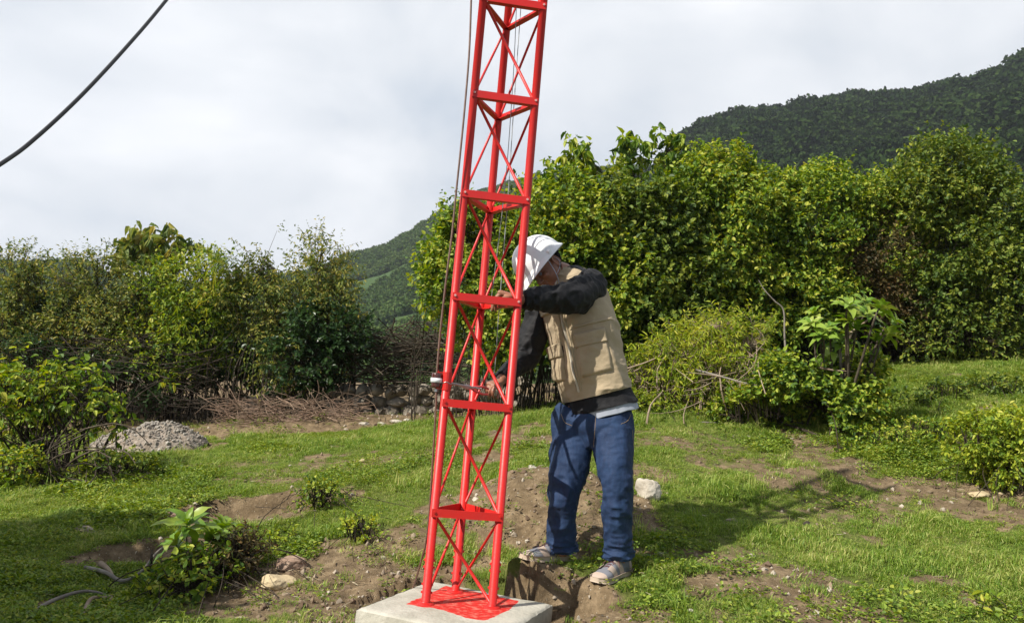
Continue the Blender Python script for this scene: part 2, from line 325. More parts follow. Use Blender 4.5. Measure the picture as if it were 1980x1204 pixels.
naz, nr = 620, 560
az = np.radians(np.linspace(-62, 62, naz)); rr = .7 * (75 / .7) ** np.linspace(0, 1, nr)
AZ, RR = np.meshgrid(az, rr, indexing='ij'); X, Y_ = RR * np.sin(AZ), RR * np.cos(AZ)
Z = ground_h(X, Y_); SM = soil_mask(X, Y_)
Z = Z + (.012 * n2(X, Y_, 22, 2, 50) + .006 * n2(X, Y_, 50, 2, 51)) * SM * (RR < 25)
g = MB(); g.add(np.stack([X, Y_, Z], -1), [gridfaces(naz, nr)[:, ::-1]])
def ground_mat():
    m = bpy.data.materials.new('ground'); m.use_nodes = True; t = m.node_tree; b = t.nodes['Principled BSDF']; L = t.links.new; Nn = t.nodes.new
    tcn = Nn('ShaderNodeTexCoord'); at = Nn('ShaderNodeAttribute'); at.attribute_name = 'soil'
    def noise(sc, det=5, ro=.6):
        n_ = Nn('ShaderNodeTexNoise'); n_.inputs['Scale'].default_value = sc; n_.inputs['Detail'].default_value = det; n_.inputs['Roughness'].default_value = ro
        L(tcn.outputs['Object'], n_.inputs['Vector']); return n_.outputs['Fac']
    def ramp(f, *st):
        r = Nn('ShaderNodeValToRGB'); el = r.color_ramp.elements
        while len(el) > 1: el.remove(el[0])
        el[0].position = st[0][0]; el[0].color = (*st[0][1], 1)
        for p_, c_ in st[1:]: q = el.new(p_); q.color = (*c_, 1)
        L(f, r.inputs[0]); return r.outputs[0]
    def mixc(f, a, b_):
        x_ = Nn('ShaderNodeMix'); x_.data_type = 'RGBA'; L(f, x_.inputs[0]); L(a, x_.inputs[6]); L(b_, x_.inputs[7]); return x_.outputs[2]
    grass = ramp(noise(14, 6, .7), (.3, (.05, .065, .014)), (.55, (.11, .13, .03)), (.75, (.19, .16, .07)))
    soil = ramp(noise(9, 8, .75), (.28, (.06, .040, .021)), (.5, (.165, .12, .070)), (.72, (.33, .245, .15)))
    vo = Nn('ShaderNodeTexVoronoi'); vo.inputs['Scale'].default_value = 60; L(tcn.outputs['Object'], vo.inputs['Vector'])
    peb = ramp(vo.outputs['Distance'], (.18, (1, 1, 1)), (.26, (0, 0, 0)))
    sel = ramp(noise(60, 2), (.50, (0, 0, 0)), (.54, (1, 1, 1)))
    pm = Nn('ShaderNodeMath'); pm.operation = 'MULTIPLY'; L(peb, pm.inputs[0]); L(sel, pm.inputs[1])
    pc = ramp(noise(31, 2), (.35, (.28, .20, .12)), (.65, (.52, .45, .34)))
    soil2 = mixc(pm.outputs[0], soil, pc)
    ma = Nn('ShaderNodeMath'); ma.operation = 'MULTIPLY_ADD'; ma.inputs[1].default_value = 1.1; L(noise(16, 6, .8), ma.inputs[0])
    ma2 = Nn('ShaderNodeMath'); ma2.operation = 'ADD'; L(at.outputs['Fac'], ma2.inputs[0]); ma.inputs[2].default_value = -.55; L(ma.outputs[0], ma2.inputs[1])
    fm = ramp(ma2.outputs[0], (.40, (0, 0, 0)), (.56, (1, 1, 1)))
    L(mixc(fm, grass, soil2), b.inputs['Base Color']); b.inputs['Roughness'].default_value = .95; b.inputs['Specular IOR Level'].default_value = .15
    bp = Nn('ShaderNodeBump'); bp.inputs['Strength'].default_value = .9; bp.inputs['Distance'].default_value = .012
    ad = Nn('ShaderNodeMath'); ad.operation = 'ADD'; L(noise(70, 6, .7), ad.inputs[0]); L(pm.outputs[0], ad.inputs[1]); L(ad.outputs[0], bp.inputs['Height']); L(bp.outputs[0], b.inputs['Normal'])
    return m
GM = ground_mat()
ground = tag(g.build('ground', GM, smooth=True, attrs={'soil': SM.ravel()}), kind='structure')
# ------------------------------------------------------------------ concrete slab
def slab_mat():
    m = mat('concrete', (.29, .275, .22), .85, noise=(4.5, (.47, .45, .385), .28, .62), bump=(38, .7, .007), spec=.25)
    t = m.node_tree; b = t.nodes['Principled BSDF']; L = t.links.new; old = b.inputs['Base Color'].links[0].from_socket
    at = t.nodes.new('ShaderNodeAttribute'); at.attribute_name = 'paint'; tcn = t.nodes.new('ShaderNodeTexCoord')
    n_ = t.nodes.new('ShaderNodeTexNoise'); n_.inputs['Scale'].default_value = 26; n_.inputs['Detail'].default_value = 8; n_.inputs['Roughness'].default_value = .75
    mpn = t.nodes.new('ShaderNodeMapping'); mpn.inputs['Scale'].default_value = (1, 1.3, 1); L(tcn.outputs['Object'], mpn.inputs[0]); L(mpn.outputs[0], n_.inputs['Vector'])
    ma = t.nodes.new('ShaderNodeMath'); ma.operation = 'MULTIPLY_ADD'; ma.inputs[1].default_value = .9; ma.inputs[2].default_value = -.45; L(n_.outputs['Fac'], ma.inputs[0])
    ad = t.nodes.new('ShaderNodeMath'); ad.operation = 'ADD'; L(at.outputs['Fac'], ad.inputs[0]); L(ma.outputs[0], ad.inputs[1])
    rp = t.nodes.new('ShaderNodeMapRange'); rp.inputs['From Min'].default_value = .38; rp.inputs['From Max'].default_value = .62; L(ad.outputs[0], rp.inputs['Value'])
    n3 = t.nodes.new('ShaderNodeTexNoise'); n3.inputs['Scale'].default_value = 30; n3.inputs['Detail'].default_value = 6; L(mpn.outputs[0], n3.inputs['Vector'])
    rr_ = t.nodes.new('ShaderNodeValToRGB'); rr_.color_ramp.elements[0].position = .48; rr_.color_ramp.elements[0].color = (.52, .022, .016, 1); rr_.color_ramp.elements[1].position = .72; rr_.color_ramp.elements[1].color = (.58, .20, .15, 1)
    L(n3.outputs['Fac'], rr_.inputs[0])
    x_ = t.nodes.new('ShaderNodeMix'); x_.data_type = 'RGBA'; L(rp.outputs[0], x_.inputs[0]); L(old, x_.inputs[6]); L(rr_.outputs[0], x_.inputs[7]); L(x_.outputs[2], b.inputs['Base Color'])
    return m
def polydist(x, y, poly):                     # signed distance, inside positive
    inside = np.zeros(x.shape, bool); d = np.full(x.shape, 9.)
    for (x0, y0), (x1, y1) in zip(poly, np.roll(poly, -1, 0)):
        c = ((y0 > y) != (y1 > y)); inside ^= c & (x < (x1 - x0) * (y - y0) / (y1 - y0 + 1e-12) + x0)
        t = np.clip(((x - x0) * (x1 - x0) + (y - y0) * (y1 - y0)) / ((x1 - x0) ** 2 + (y1 - y0) ** 2), 0, 1)
        d = np.minimum(d, np.hypot(x - x0 - t * (x1 - x0), y - y0 - t * (y1 - y0)))
    return np.where(inside, d, -d)
def onz(u, v, z=0): d = ray(u, v); return d * ((z - HC) / d[2]) + [0, 0, HC]
SL = np.array([[-.66, 4.14], [-.36, 4.90], [.37, 4.58], [.06, 3.83]]) * K
def build_slab():
    n = 110; a = np.linspace(0, 1, n); U, V_ = np.meshgrid(a, a, indexing='ij')
    q = lambda U, V_: (1 - U[..., None]) * (1 - V_[..., None]) * SL[3] + U[..., None] * (1 - V_[..., None]) * SL[2] + U[..., None] * V_[..., None] * SL[1] + (1 - U[..., None]) * V_[..., None] * SL[0]
    XY = q(U, V_); ed = np.minimum(np.minimum(U, 1 - U), np.minimum(V_, 1 - V_)) * .66
    Z = .0025 * n2(XY[..., 0], XY[..., 1], 6, 3, 60) - .007 * ss(.009, 0, ed + .004 * n2(XY[..., 0], XY[..., 1], 40, 2, 64)) - .004 * ss(.03, 0, ed) * (1 + n2(XY[..., 0], XY[..., 1], 25, 2, 61))
    b = MB(); b.add(np.concatenate([XY, Z[..., None]], -1), [gridfaces(n, n)])
    pts = np.array([onz(*p)[:2] for p in [(783, 1168), (812, 1155), (862, 1132), (900, 1140), (960, 1152), (1003, 1160), (985, 1178), (938, 1199), (900, 1194), (862, 1181), (825, 1172)]])
    pd = polydist(XY[..., 0], XY[..., 1], pts) + .01 * n2(XY[..., 0], XY[..., 1], 30, 3, 62); pa = ss(-.012, .012, pd) * 1.05
    pa = np.maximum(pa, 0)
    for c in LEGS: pa = np.maximum(pa, 1.4 * ss(.075, .03, np.hypot(XY[..., 0] - c[0], XY[..., 1] - c[1])))
    att = [pa.ravel()]
    # sides
    for s_ in range(4):
        idx = [(a, 0 * a), (1 + 0 * a, a), (1 - a, 1 + 0 * a), (0 * a, 1 - a)][s_]
        E_ = q(*idx); dz = np.array([0, .03, .08, .16, .30]); c = E_.mean(0)
        out_ = unit(np.stack([np.gradient(E_[:, 1]), -np.gradient(E_[:, 0])], -1)); out_ = out_ * np.sign((out_ * (E_ - XY.mean((0, 1)))).sum(-1, keepdims=True))
        W_ = np.stack([np.concatenate([E_ + out_ * (.004 + .006 * n2(E_[:, 0] * 1, E_[:, 1] + dz_ * 3, 9, 3, 63)[:, None] * (dz_ > 0)), (-.008 - dz_ + 0 * a)[:, None]], -1) for dz_ in dz], 1)
        b.add(W_, [gridfaces(n, len(dz))]); att.append(np.zeros(n * len(dz)))
    o = b.build('concrete_slab', slab_mat(), smooth=True, attrs={'paint': np.concatenate(att)})
    tag(o, 'square grey concrete footing slab splashed with red paint under the tower', 'concrete slab')
# ------------------------------------------------------------------ lattice tower
TX, TY, YAW, SF, H0, DH = -.14962 * K, 4.35402 * K, .12396, .30, .48274 * K, .5941 * K
LEGS = [np.array([TX + math.cos(YAW) * a - math.sin(YAW) * b, TY + math.sin(YAW) * a + math.cos(YAW) * b]) for a, b in ((-SF / 2, 0), (SF / 2, 0), (0, SF * .866))]
def L3(j, z): return np.array([*LEGS[j], z])
build_slab()
def build_tower():
    T = empty('lattice_tower', (TX, TY, 0), 'red three legged steel lattice tower standing on a concrete slab', 'lattice tower')
    R = .0198; top = H0 + DH * 6.35; cen = (LEGS[0] + LEGS[1] + LEGS[2]) / 3
    for j in range(3):
        b = MB(); tube(b, [L3(j, .001), L3(j, top)], R, 20, (1, 0, 0)); 
        V, F = loft([L3(j, .0005), L3(j, .006), L3(j, .012)], [.042, .036, .021], [.042, .036, .021], (1, 0, 0), 5, 20); b.add(V, F)
        o = b.build('leg', M['red'], T, True)
        for z in [.05, .085, .16, .19]:
            for a_ in (0.2, math.pi - .2):
                d = np.array([math.cos(a_), math.sin(a_), 0]); bb = MB(); tube(bb, [L3(j, z) + d * R * .9, L3(j, z) + d * (R + .006)], .0055, 6, (0, 0, 1)); bb.build('bolt', M['red'], o)
    for k in range(7):
        z = H0 + DH * k
        for i, j in ((0, 1), (1, 2), (2, 0)):
            mid = (LEGS[i] + LEGS[j]) / 2; n_ = unit(mid - cen); n3 = np.array([*n_, 0]); dz = 0
            off = n3 * (R + .003) if (i, j) == (0, 1) else n3 * (R * .35)
            b = MB(); A, B = L3(i, z + dz) + off, L3(j, z + dz) + off; e = unit(B - A)
            if (i, j) == (0, 1): A2, B2 = A - e * .012, B + e * .012
            else: A2, B2 = A + e * .012, B - e * .012
            bar(b, A2, B2, .005, .036, n3)
            bar(b, A2 - n3 * .016 + [0, 0, -.0155], B2 - n3 * .016 + [0, 0, -.0155], .027, .0045, n3) if (i, j) != (0, 1) else bar(b, A + e * .022 - n3 * .016 + [0, 0, -.0155], B - e * .022 - n3 * .016 + [0, 0, -.0155], .027, .0045, n3)
            o = b.build('crossbar', M['red'], T)
            if (i, j) == (0, 1):
                for q in (A, B): bb = MB(); tube(bb, [q + n3 * .002 + [0, 0, .004], q + n3 * .0085 + [0, 0, .004]], .006, 6, (0, 0, 1)); bb.build('bolt', M['boltwhite'] if k >= 2 else M['red'], o)
    for k in range(-1, 6):
        z0 = H0 + DH * k if k >= 0 else 0.0; z1 = H0 + DH * (k + 1)
        for i, j in ((0, 1), (1, 2), (2, 0)):      # upper end on i, lower end on j
            mid = (LEGS[i] + LEGS[j]) / 2; n3 = np.array([*unit(mid - cen), 0]); e = np.array([*unit(LEGS[j] - LEGS[i]), 0])
            a = L3(i, z1 - .035) + e * .022 + n3 * .004; c = L3(j, z0 + (.03 if k >= 0 else .035)) - e * .019 + n3 * .004
            b = MB(); r = .0073 if (i, j) == (0, 1) else .0062
            d = unit(c - a); tube(b, [a - d * .012, c + d * .012], r, 10)
            b.build('brace', M['red'], T, True)
    return T
M['boltwhite'] = mat('worn_bolt', (.62, .32, .30), .5)
tower = build_tower()
# ------------------------------------------------------------------ cables
M['copper'] = mat('brown_cable', (.13, .07, .05), .55, noise=(40, (.20, .12, .09), .4, .7))
M['black'] = mat('black_cable', (.012, .012, .014), .5)
M['porc'] = mat('brown_glaze', (.07, .018, .014), .15, coat=.6)
M['white'] = mat('white_glaze', (.75, .75, .77), .3)
M['galv'] = mat('galvanised_wire', (.30, .31, .31), .5, .5)
YT = 4.354
b = MB()
gp = [P(914, -260, 4.20), (P(913, -120, 4.22)), P(911, 0, 4.25), P(907, 105, 4.26), P(898.5, 209, 4.27), P(890, 296, 4.28), P(882, 372, 4.29), P(874, 452, 4.3), P(862, 546, 4.31), P(851, 644, 4.32), P(846, 704, 4.32), P(844, 735, 4.325), P(842, 800, 4.33), P(836, 900, 4.36), P(831, 980, 4.4), P(825, 1040, 4.46), P(814, 1085, 4.56), P(797, 1118, 4.72), P(784, 1142, 4.74)]
gp[-1] = stand(gp[-2][0] - .03, gp[-2][1] + .02, -.02); gp[-2][2] = ground_h(gp[-2][0], gp[-2][1]) + .03
gp = np.array(gp); tube(b, gp, .0048, 8, (1, 0, 0), n=140)
tag(b.build('grounding_cable', M['copper'], smooth=True), 'brown cable running down the outside of the left tower leg to the soil', 'cable')
ins = empty('spool_insulator', P(844, 735, 4.325), 'brown and white glazed spool insulator clamped to the left tower leg', 'insulator')
c0 = P(844, 735, 4.325)
zs = np.array([-.034, -.033, -.026, -.020, -.014, -.011]); rs = np.array([.004, .020, .0225, .0215, .0245, .0255])
def lathe(mb, c, zs, rs, n=28):
    p = np.array([[c[0], c[1], c[2] + z] for z in zs]); th = np.arange(n) / n * 2 * math.pi
    V = p[:, None] + np.stack([np.cos(th), np.sin(th), 0 * th], -1)[None] * np.asarray(rs)[:, None, None]; mb.add(V, [gridfaces(len(zs), n, True)])
b = MB(); lathe(b, c0, [-.036, -.035, -.028, -.022, -.012, -.0105], [.005, .019, .0235, .0225, .0245, .0245]); lathe(b, c0, [.0105, .012, .016, .022, .027, .033, .034], [.026, .0265, .0245, .0255, .0245, .0235, .005])
b.build('glazed_body', M['porc'], ins, True)
b = MB(); lathe(b, c0, [-.0105, -.010, .010, .0105], [.024, .0275, .0275, .024]); b.build('white_band', M['white'], ins, True)
b = MB(); lz = L3(0, c0[2])
for s_ in (-1, 1): bar(b, c0 + [0, 0, s_ * .038], lz + [0, 0, s_ * .038], .016, .004, (0, 1, 0))
tube(b, [c0 + [.004, 0, -.050], c0 + [.004, 0, .048]], .004, 8); tube(b, [lz + [0, 0, -.042], lz + [0, 0, .042]], .0225, 16)
b.build('bracket', M['red'], ins)
b = MB(); lathe(b, c0 + [.004, 0, -.046], [-.006, -.006, .006, .006], [.001, .009, .009, .001], 6); b.build('nut', M['steel'], ins)
b = MB(); tube(b, [P(1010, -70, 4.61), P(1008, 0, 4.60), P(1001, 100, 4.6), P(992, 230, 4.59), P(983, 370, 4.58), P(975, 470, 4.57), P(968, 560, 4.56), P(964, 610, 4.555), P(958, 700, 4.56), P(954, 728, 4.57)], .0021, 6, (1, 0, 0), n=60)
tag(b.build('pull_wire', M['galv'], smooth=True), 'thin dark wire hanging inside the tower down to the lower hand', 'wire')
b = MB(); tube(b, [P(1000, -70, 4.50), P(999, 0, 4.5), P(994, 120, 4.5), P(987, 230, 4.5), P(981, 310, 4.5), P(975, 375, 4.52), P(960, 500, 4.56), P(950, 578, 4.60)], .0019, 6, (1, 0, 0), n=60)
tag(b.build('stay_wire', M['galv'], smooth=True), 'thin grey wire inside the upper tower beside the right leg, ending at the raised hand', 'wire')
b = MB(); tube(b, [P(560, -330, 8.6), P(440, -150, 7.6), P(322, 0, 6.6), P(250, 85, 6.1), P(160, 182, 5.6), P(70, 266, 5.2), P(0, 318, 4.9), P(-200, 440, 4.2), P(-900, 800, 3)], .0120, 10, n=120)
tag(b.build('power_cable', M['black'], smooth=True), 'thick black cable sagging across the upper left sky', 'cable')
# ------------------------------------------------------------------ the man
M['skin'] = mat('skin', (.24, .105, .06), .5, noise=(30, (.30, .14, .085), .35, .7), bump=(220, .15, .001))
M['sleeve'] = mat('black_cloth', (.006, .006, .0075), .7, bump=(34, .8, .006), sheen=.02, spec=.3)
M['vest'] = mat('khaki_cloth', (.35, .275, .175), .85, noise=(7, (.41, .33, .215), .35, .7), bump=(30, .8, .006), sheen=.05)
M['tee'] = mat('pale_tee', (.36, .39, .46), .85, bump=(300, .2, .0006))
M['helmet'] = mat('white_plastic', (.78, .79, .80), .28, coat=.25)
M['hair'] = mat('black_hair', (.005, .004, .004), .95, spec=.1)
M['shoegrey'] = mat('grey_mesh', (.17, .175, .20), .8, bump=(500, .5, .001))
M['shoetan'] = mat('beige_suede', (.42, .33, .27), .8, bump=(300, .3, .0006))
M['sole'] = mat('sole_rubber', (.46, .37, .28), .7)
M['lace'] = mat('lace', (.10, .035, .04), .8)
M['zip'] = mat('zip', (.52, .47, .38), .5)
def denim():
    m = mat('denim', (.012, .035, .10), .8, bump=(32, .75, .006), sheen=.0); t = m.node_tree; b = t.nodes['Principled BSDF']; L = t.links.new
    at = t.nodes.new('ShaderNodeAttribute'); at.attribute_name = 'amount'; tcn = t.nodes.new('ShaderNodeTexCoord')  # streaks of sun, mixed into the denim colour by this attribute
    n_ = t.nodes.new('ShaderNodeTexNoise'); n_.inputs['Scale'].default_value = 90; n_.inputs['Detail'].default_value = 4
    mpn = t.nodes.new('ShaderNodeMapping'); mpn.inputs['Scale'].default_value = (1, 1, .25); L(tcn.outputs['Object'], mpn.inputs[0]); L(mpn.outputs[0], n_.inputs['Vector'])
    ma = t.nodes.new('ShaderNodeMath'); ma.operation = 'MULTIPLY_ADD'; ma.inputs[1].default_value = .35; ma.inputs[2].default_value = -.17; L(n_.outputs['Fac'], ma.inputs[0])
    ad = t.nodes.new('ShaderNodeMath'); ad.operation = 'ADD'; ad.use_clamp = True; L(at.outputs['Fac'], ad.inputs[0]); L(ma.outputs[0], ad.inputs[1])
    rp = t.nodes.new('ShaderNodeValToRGB'); rp.color_ramp.elements[0].color = (.004, .018, .062, 1); rp.color_ramp.elements[1].color = (.034, .105, .255, 1); L(ad.outputs[0], rp.inputs[0]); L(rp.outputs[0], b.inputs['Base Color'])
    return m
M['denim'] = denim()
def ellipsoid(c, r, X=(1, 0, 0), Y=(0, 1, 0), Z=(0, 0, 1), n=3):
    V, F = ICO[n]; Mx = np.array([unit(X) * r[0], unit(Y) * r[1], unit(Z) * r[2]]); return V @ Mx + np.asarray(c), [F]
PSI = math.radians(40); SIDE = np.array([math.cos(PSI), -math.sin(PSI), 0]); FR = np.array([-math.sin(PSI), -math.cos(PSI), 0])
root_loc = stand(P(1120, 1100, 4.87)[0], P(1120, 1100, 4.87)[1])
# torso outline: (u, v, depth, half width m, half depth m)
TOR = [(1162, 790, 4.93, .176, .138), (1152, 752, 4.93, .192, .142), (1139, 700, 4.92, .196, .146), (1126, 640, 4.92, .198, .146), (1113, 590, 4.92, .190, .138), (1104, 556, 4.92, .170, .122), (1099, 532, 4.92, .118, .092), (1096, 518, 4.92, .062, .062)]
tp = np.array([P(*q[:3]) for q in TOR]); ta = np.array([q[3] for q in TOR]); tb = np.array([q[4] for q in TOR])
# hand builder: returns tubes for palm, fingers, thumb
def hand(wr, D, Nn, curls, spread=.12, thumb=(.5, .5), S_=1.0, side=1):
    """wr wrist, D towards the knuckles, Nn back-of-hand normal; curls = bend in radians per finger"""
    D = unit(D); Nn = unit(Nn - np.dot(Nn, D) * D); W_ = np.cross(D, Nn) * side; parts = []
    V, F = loft([wr - D * .012, wr + D * .015 * S_, wr + D * .05 * S_, wr + D * .085 * S_, wr + D * .095 * S_], [.027, .030, .040 * S_, .041 * S_, .036 * S_], [.019, .0185, .016 * S_, .0135 * S_, .009], W_, 24, 24, power=2.5); parts.append((V, F))
    for i, (wo, L_) in enumerate([(.030, .078), (.0105, .086), (-.010, .080), (-.0285, .063)]):
        base = wr + D * (.082 - .006 * abs(i - 1)) * S_ + W_ * wo * S_; ang = 0; p = base - D * .02; pts = [p.copy(), base.copy()]; rad = [.0095, .0098]
        sd = unit(D + W_ * (wo * 4 * spread)); q = base.copy(); c = curls[i]
        for s_, (l, cc) in enumerate([(.45, c[0]), (.30, c[1]), (.25, c[2])]):
            ang += cc; d = sd * math.cos(ang) - Nn * math.sin(ang); q = q + d * L_ * l * S_; pts.append(q.copy()); rad.append([.0087, .0079, .0058][s_])
        mb = MB(); tube(mb, pts, np.array(rad) * S_, 12, W_, n=22); parts.append((mb.v[0], mb.f)); V, F = ellipsoid(pts[-1], [.0062 * S_] * 3, n=2); parts.append((V, F))
        V, F = ellipsoid(base + Nn * .003, [.0105 * S_] * 3, n=2); parts.append((V, F))
    tb_ = wr + D * .028 * S_ + W_ * .026 * S_; d1 = unit(W_ * thumb[0] + D * .8 - Nn * thumb[1] * .6); d2 = unit(W_ * thumb[0] * .4 + D * .9 - Nn * thumb[1])
    mb = MB(); tube(mb, [tb_ - D * .01 - W_ * .01, tb_ + d1 * .02, tb_ + d1 * .045, tb_ + d1 * .045 + d2 * .022, tb_ + d1 * .045 + d2 * .042], np.array([.014, .0145, .0112, .0105, .0078]) * S_, 12, Nn, n=20); parts.append((mb.v[0], mb.f))
    V, F = ellipsoid(tb_ + d1 * .045 + d2 * .044, [.0078 * S_] * 3, n=2); parts.append((V, F))
    return parts
# joints
ShL, ElL, WrL = P(1143, 556, 4.84), P(1098, 576, 4.62), P(1002, 579, 4.44)
ShR, ElR, WrR = P(1052, 590, 5.06), P(1016, 690, 5.0), P(966, 737, 4.76)
HUP = unit(np.array([-.74, -.05, .52])); HFW = unit(np.array([-.50, -.36, -.72])); HFW = unit(HFW - np.dot(HFW, HUP) * HUP); HSD = np.cross(HUP, HFW)   # head up, forward, its left-right axis
HC_ = P(1058, 517, 4.86)
def hp(s_, f_, u_): return HC_ + HSD * s_ + HFW * f_ + HUP * u_
def body():
    parts = []
    def T(pts, r, k=20, n=24): mb = MB(); tube(mb, pts, r, k, n=n); parts.append((mb.v[0], mb.f))
    V, F = loft(tp, ta * .86, tb * .84, SIDE, 40, 40); parts.append((V, F))
    V, F = loft([P(1146, 842, 4.9), P(1148, 815, 4.92), P(1150, 785, 4.93)], [.13, .158, .155], [.095, .118, .12], SIDE, 10, 32); parts.append((V, F))
    for hip, kn, an in ((P(1108, 820, 4.95), P(1088, 940, 4.86), P(1084, 1066, 4.96)), (P(1184, 820, 4.86), P(1192, 940, 4.72), P(1196, 1080, 4.82))):
        T([hip, (hip + kn) / 2, kn, (kn + an) / 2 + [0, .02, 0], an], [.076, .068, .048, .046, .032])
        T([an + [0, 0, .03], an + [0, 0, -.02]], [.034, .036], n=6)
    T([ShL + [-.03, 0, 0], ShL, ElL], [.056, .052, .040]); T([ElL, (ElL + WrL) / 2, WrL], [.040, .037, .026])
    T([ShR + [.03, 0, 0], ShR, ElR], [.056, .052, .040]); T([ElR, (ElR + WrR) / 2, WrR], [.040, .037, .026])
    for c in (ElL, ElR): parts.append(ellipsoid(c, [.041] * 3))
    # neck and head
    T([P(1100, 545, 4.93), P(1090, 528, 4.9), hp(0, -.02, -.05)], [.062, .054, .052])
    parts.append(ellipsoid(hp(0, -.012, .035), [.073, .092, .082], HSD, HFW, HUP))
    parts.append(ellipsoid(hp(0, .022, -.028), [.058, .066, .072], HSD, HFW, HUP)); parts.append(ellipsoid(hp(0, .050, -.078), [.032, .030, .026], HSD, HFW, HUP))
    parts.append(ellipsoid(hp(0, .078, .018), [.052, .018, .012], HSD, HFW, HUP))                       # brow
    mb = MB(); tube(mb, [hp(0, .082, .012), hp(0, .096, -.012), hp(0, .104, -.026), hp(0, .085, -.036)], [.008, .010, .0125, .009], 12, HSD, n=14); parts.append((mb.v[0], mb.f))
    for s_ in (-1, 1):
        parts.append(ellipsoid(hp(s_ * .011, .090, -.030), [.008, .009, .007], HSD, HFW, HUP)); parts.append(ellipsoid(hp(s_ * .036, .064, -.022), [.022, .018, .018], HSD, HFW, HUP))
    parts.append(ellipsoid(hp(0, .086, -.050), [.024, .009, .0055], HSD, HFW, HUP)); parts.append(ellipsoid(hp(0, .083, -.060), [.021, .009, .006], HSD, HFW, HUP))
    for s_ in (-1, 1):                         # ears: a rim round a flat shell
        c = hp(s_ * .075, -.012, -.012); mb = MB(); a_ = np.linspace(-.6, 4.1, 20)
        tube(mb, [c + HFW * (.017 * math.cos(t) - .006) + HUP * (.029 * math.sin(t)) + HSD * s_ * .008 for t in a_], .0046, 8, HSD); parts.append((mb.v[0], mb.f))
        parts.append(ellipsoid(c + HFW * -.004, [.006, .015, .026], unit(HSD + s_ * -.25 * HFW), HFW, HUP)); parts.append(ellipsoid(c + HUP * -.024 + HFW * .004 + HSD * s_ * .005, [.006, .008, .010], HSD, HFW, HUP))
    # raised hand draped over the bar behind the front face, fingers hanging
    parts.extend(hand(WrL, np.array([-.93, -.02, .24]), np.array([.10, -.05, .99]), [(1.1, .4, .2), (1.2, .35, .2), (1.25, .45, .25), (1.3, .5, .3)], thumb=(.6, .9), side=-1, S_=1.10))
    parts.extend(hand(WrR, unit(P(932, 752, 4.60) - WrR), np.array([-.15, -.62, .75]), [(.55, .9, .6), (.6, 1.0, .6), (.65, 1.0, .6), (.7, 1.0, .6)], thumb=(.5, .8), side=-1, S_=.92))
    o = remesh(parts, 'person', M['skin'], .0036, None, 2)
    return o
person = body()
# origin at the feet
Vc = coords(person) - root_loc; setco(person, Vc); person.location = Vector(root_loc)
tag(person, 'man in white hard hat, khaki vest and jeans bending over behind the red tower', 'person')
def kid(mb, name, m, par=None, **kw): return mb.build(name, m, par or person, **kw)
# black long-sleeved shirt: trunk piece under the vest plus two sleeves
def folds(t, th, f1, f2, amp, seed, tilt=0.):
    p = np.stack([t * f1 + tilt * np.sin(th), np.cos(th) * f2, np.sin(th) * f2], -1)
    a = 1 - 2.6 * np.abs(vn(p, seed)); b_ = vn(p * 2.1 + 5, seed + 1)
    return amp * (a * .7 + b_ * .35)
parts = []
V, F = loft(tp[:], ta * .965, tb * .955, SIDE, 120, 110, lambda t, th: folds(t, th, 9, 1.5, .004, 71)); parts.append((V, F))
V, F = loft([ShL + (ShL - ElL) * -.0 + [-.06, .02, -.02], ShL + [-.005, 0, .0], (ShL * .55 + ElL * .45) + [.01, 0, -.004], ElL + [.0, -.004, .002], ElL * .55 + WrL * .45, ElL * .25 + WrL * .75, WrL * .97 + ElL * .03 + [.012, 0, 0]],
            [.082, .096, .095, .080, .064, .053, .039], [.078, .084, .080, .068, .056, .048, .036], (0, 0, 1), 190, 96, lambda t, th: folds(t, th, 15, 1.5, .011, 73, .7) * (1 - .5 * ss(.9, 1, t)) + folds(t, th, 40, 2.2, .003, 76)); parts.append((V, F))
V, F = loft([ShR + [.05, -.02, .0], ShR, (ShR + ElR) / 2, ElR + [0, .0, -.005], (ElR * .6 + WrR * .4), ElR * .1 + WrR * .9], [.070, .078, .078, .070, .056, .041], [.070, .074, .072, .066, .052, .039], (1, 0, 0), 160, 96,
            lambda t, th: folds(t, th, 13, 1.5, .010, 74, .7) + folds(t, th, 36, 2.2, .003, 77)); parts.append((V, F))
parts.append(ellipsoid(ElL + [0, -.008, -.002], [.062, .066, .064]))
shirt = remesh(parts, 'shirt', M['sleeve'], .0052, person, 1)
# vest: a shell over the trunk; pockets follow its surface
vp, va, vb = catmull(tp, 200), catmull(ta, 200)[:, 0], catmull(tb, 200)[:, 0]
vT, vA, vB = frames(vp, SIDE)
def vdisp(t, th):
    f = folds(t, th, 7, 1.5, .012, 81, .6) + folds(t, th, 15, 2.2, .0055, 82, .8) + folds(t, th, 40, 4, .0012, 83)
    return .004 + f * (1 - .4 * ss(.85, 1, t)) + .010 * ss(.34, .19, t)
def vpt(t, th, off=0.):
    t = np.asarray(t, float); th = np.asarray(th, float); i = t * 199; i0 = np.clip(i.astype(int), 0, 198); f = (i - i0)[..., None]
    L_ = lambda a: a[i0] * (1 - f) + a[i0 + 1] * f
    c, s_ = np.cos(th), np.sin(th); A, B = L_(vA), L_(vB); o = c[..., None] * A * L_(va[:, None]) + s_[..., None] * B * L_(vb[:, None])
    return L_(vp) + o + unit(o) * (vdisp(t, th) + off)[..., None]
fsign = 1 if np.dot(vB[60], FR) > 0 else -1       # theta of the chest
def TH(deg): return fsign * math.pi / 2 + np.radians(deg) * -fsign   # deg>0 towards his left
def vtop(th):                                  # shell's top edge: cut away at the armholes and neck
    d = np.degrees((th * fsign - math.pi / 2)); d = (d + 180) % 360 - 180
    return .965 - .22 * np.exp(-((np.abs(d) - 88) / 34) ** 2) - .10 * np.exp(-(d / 22) ** 2)
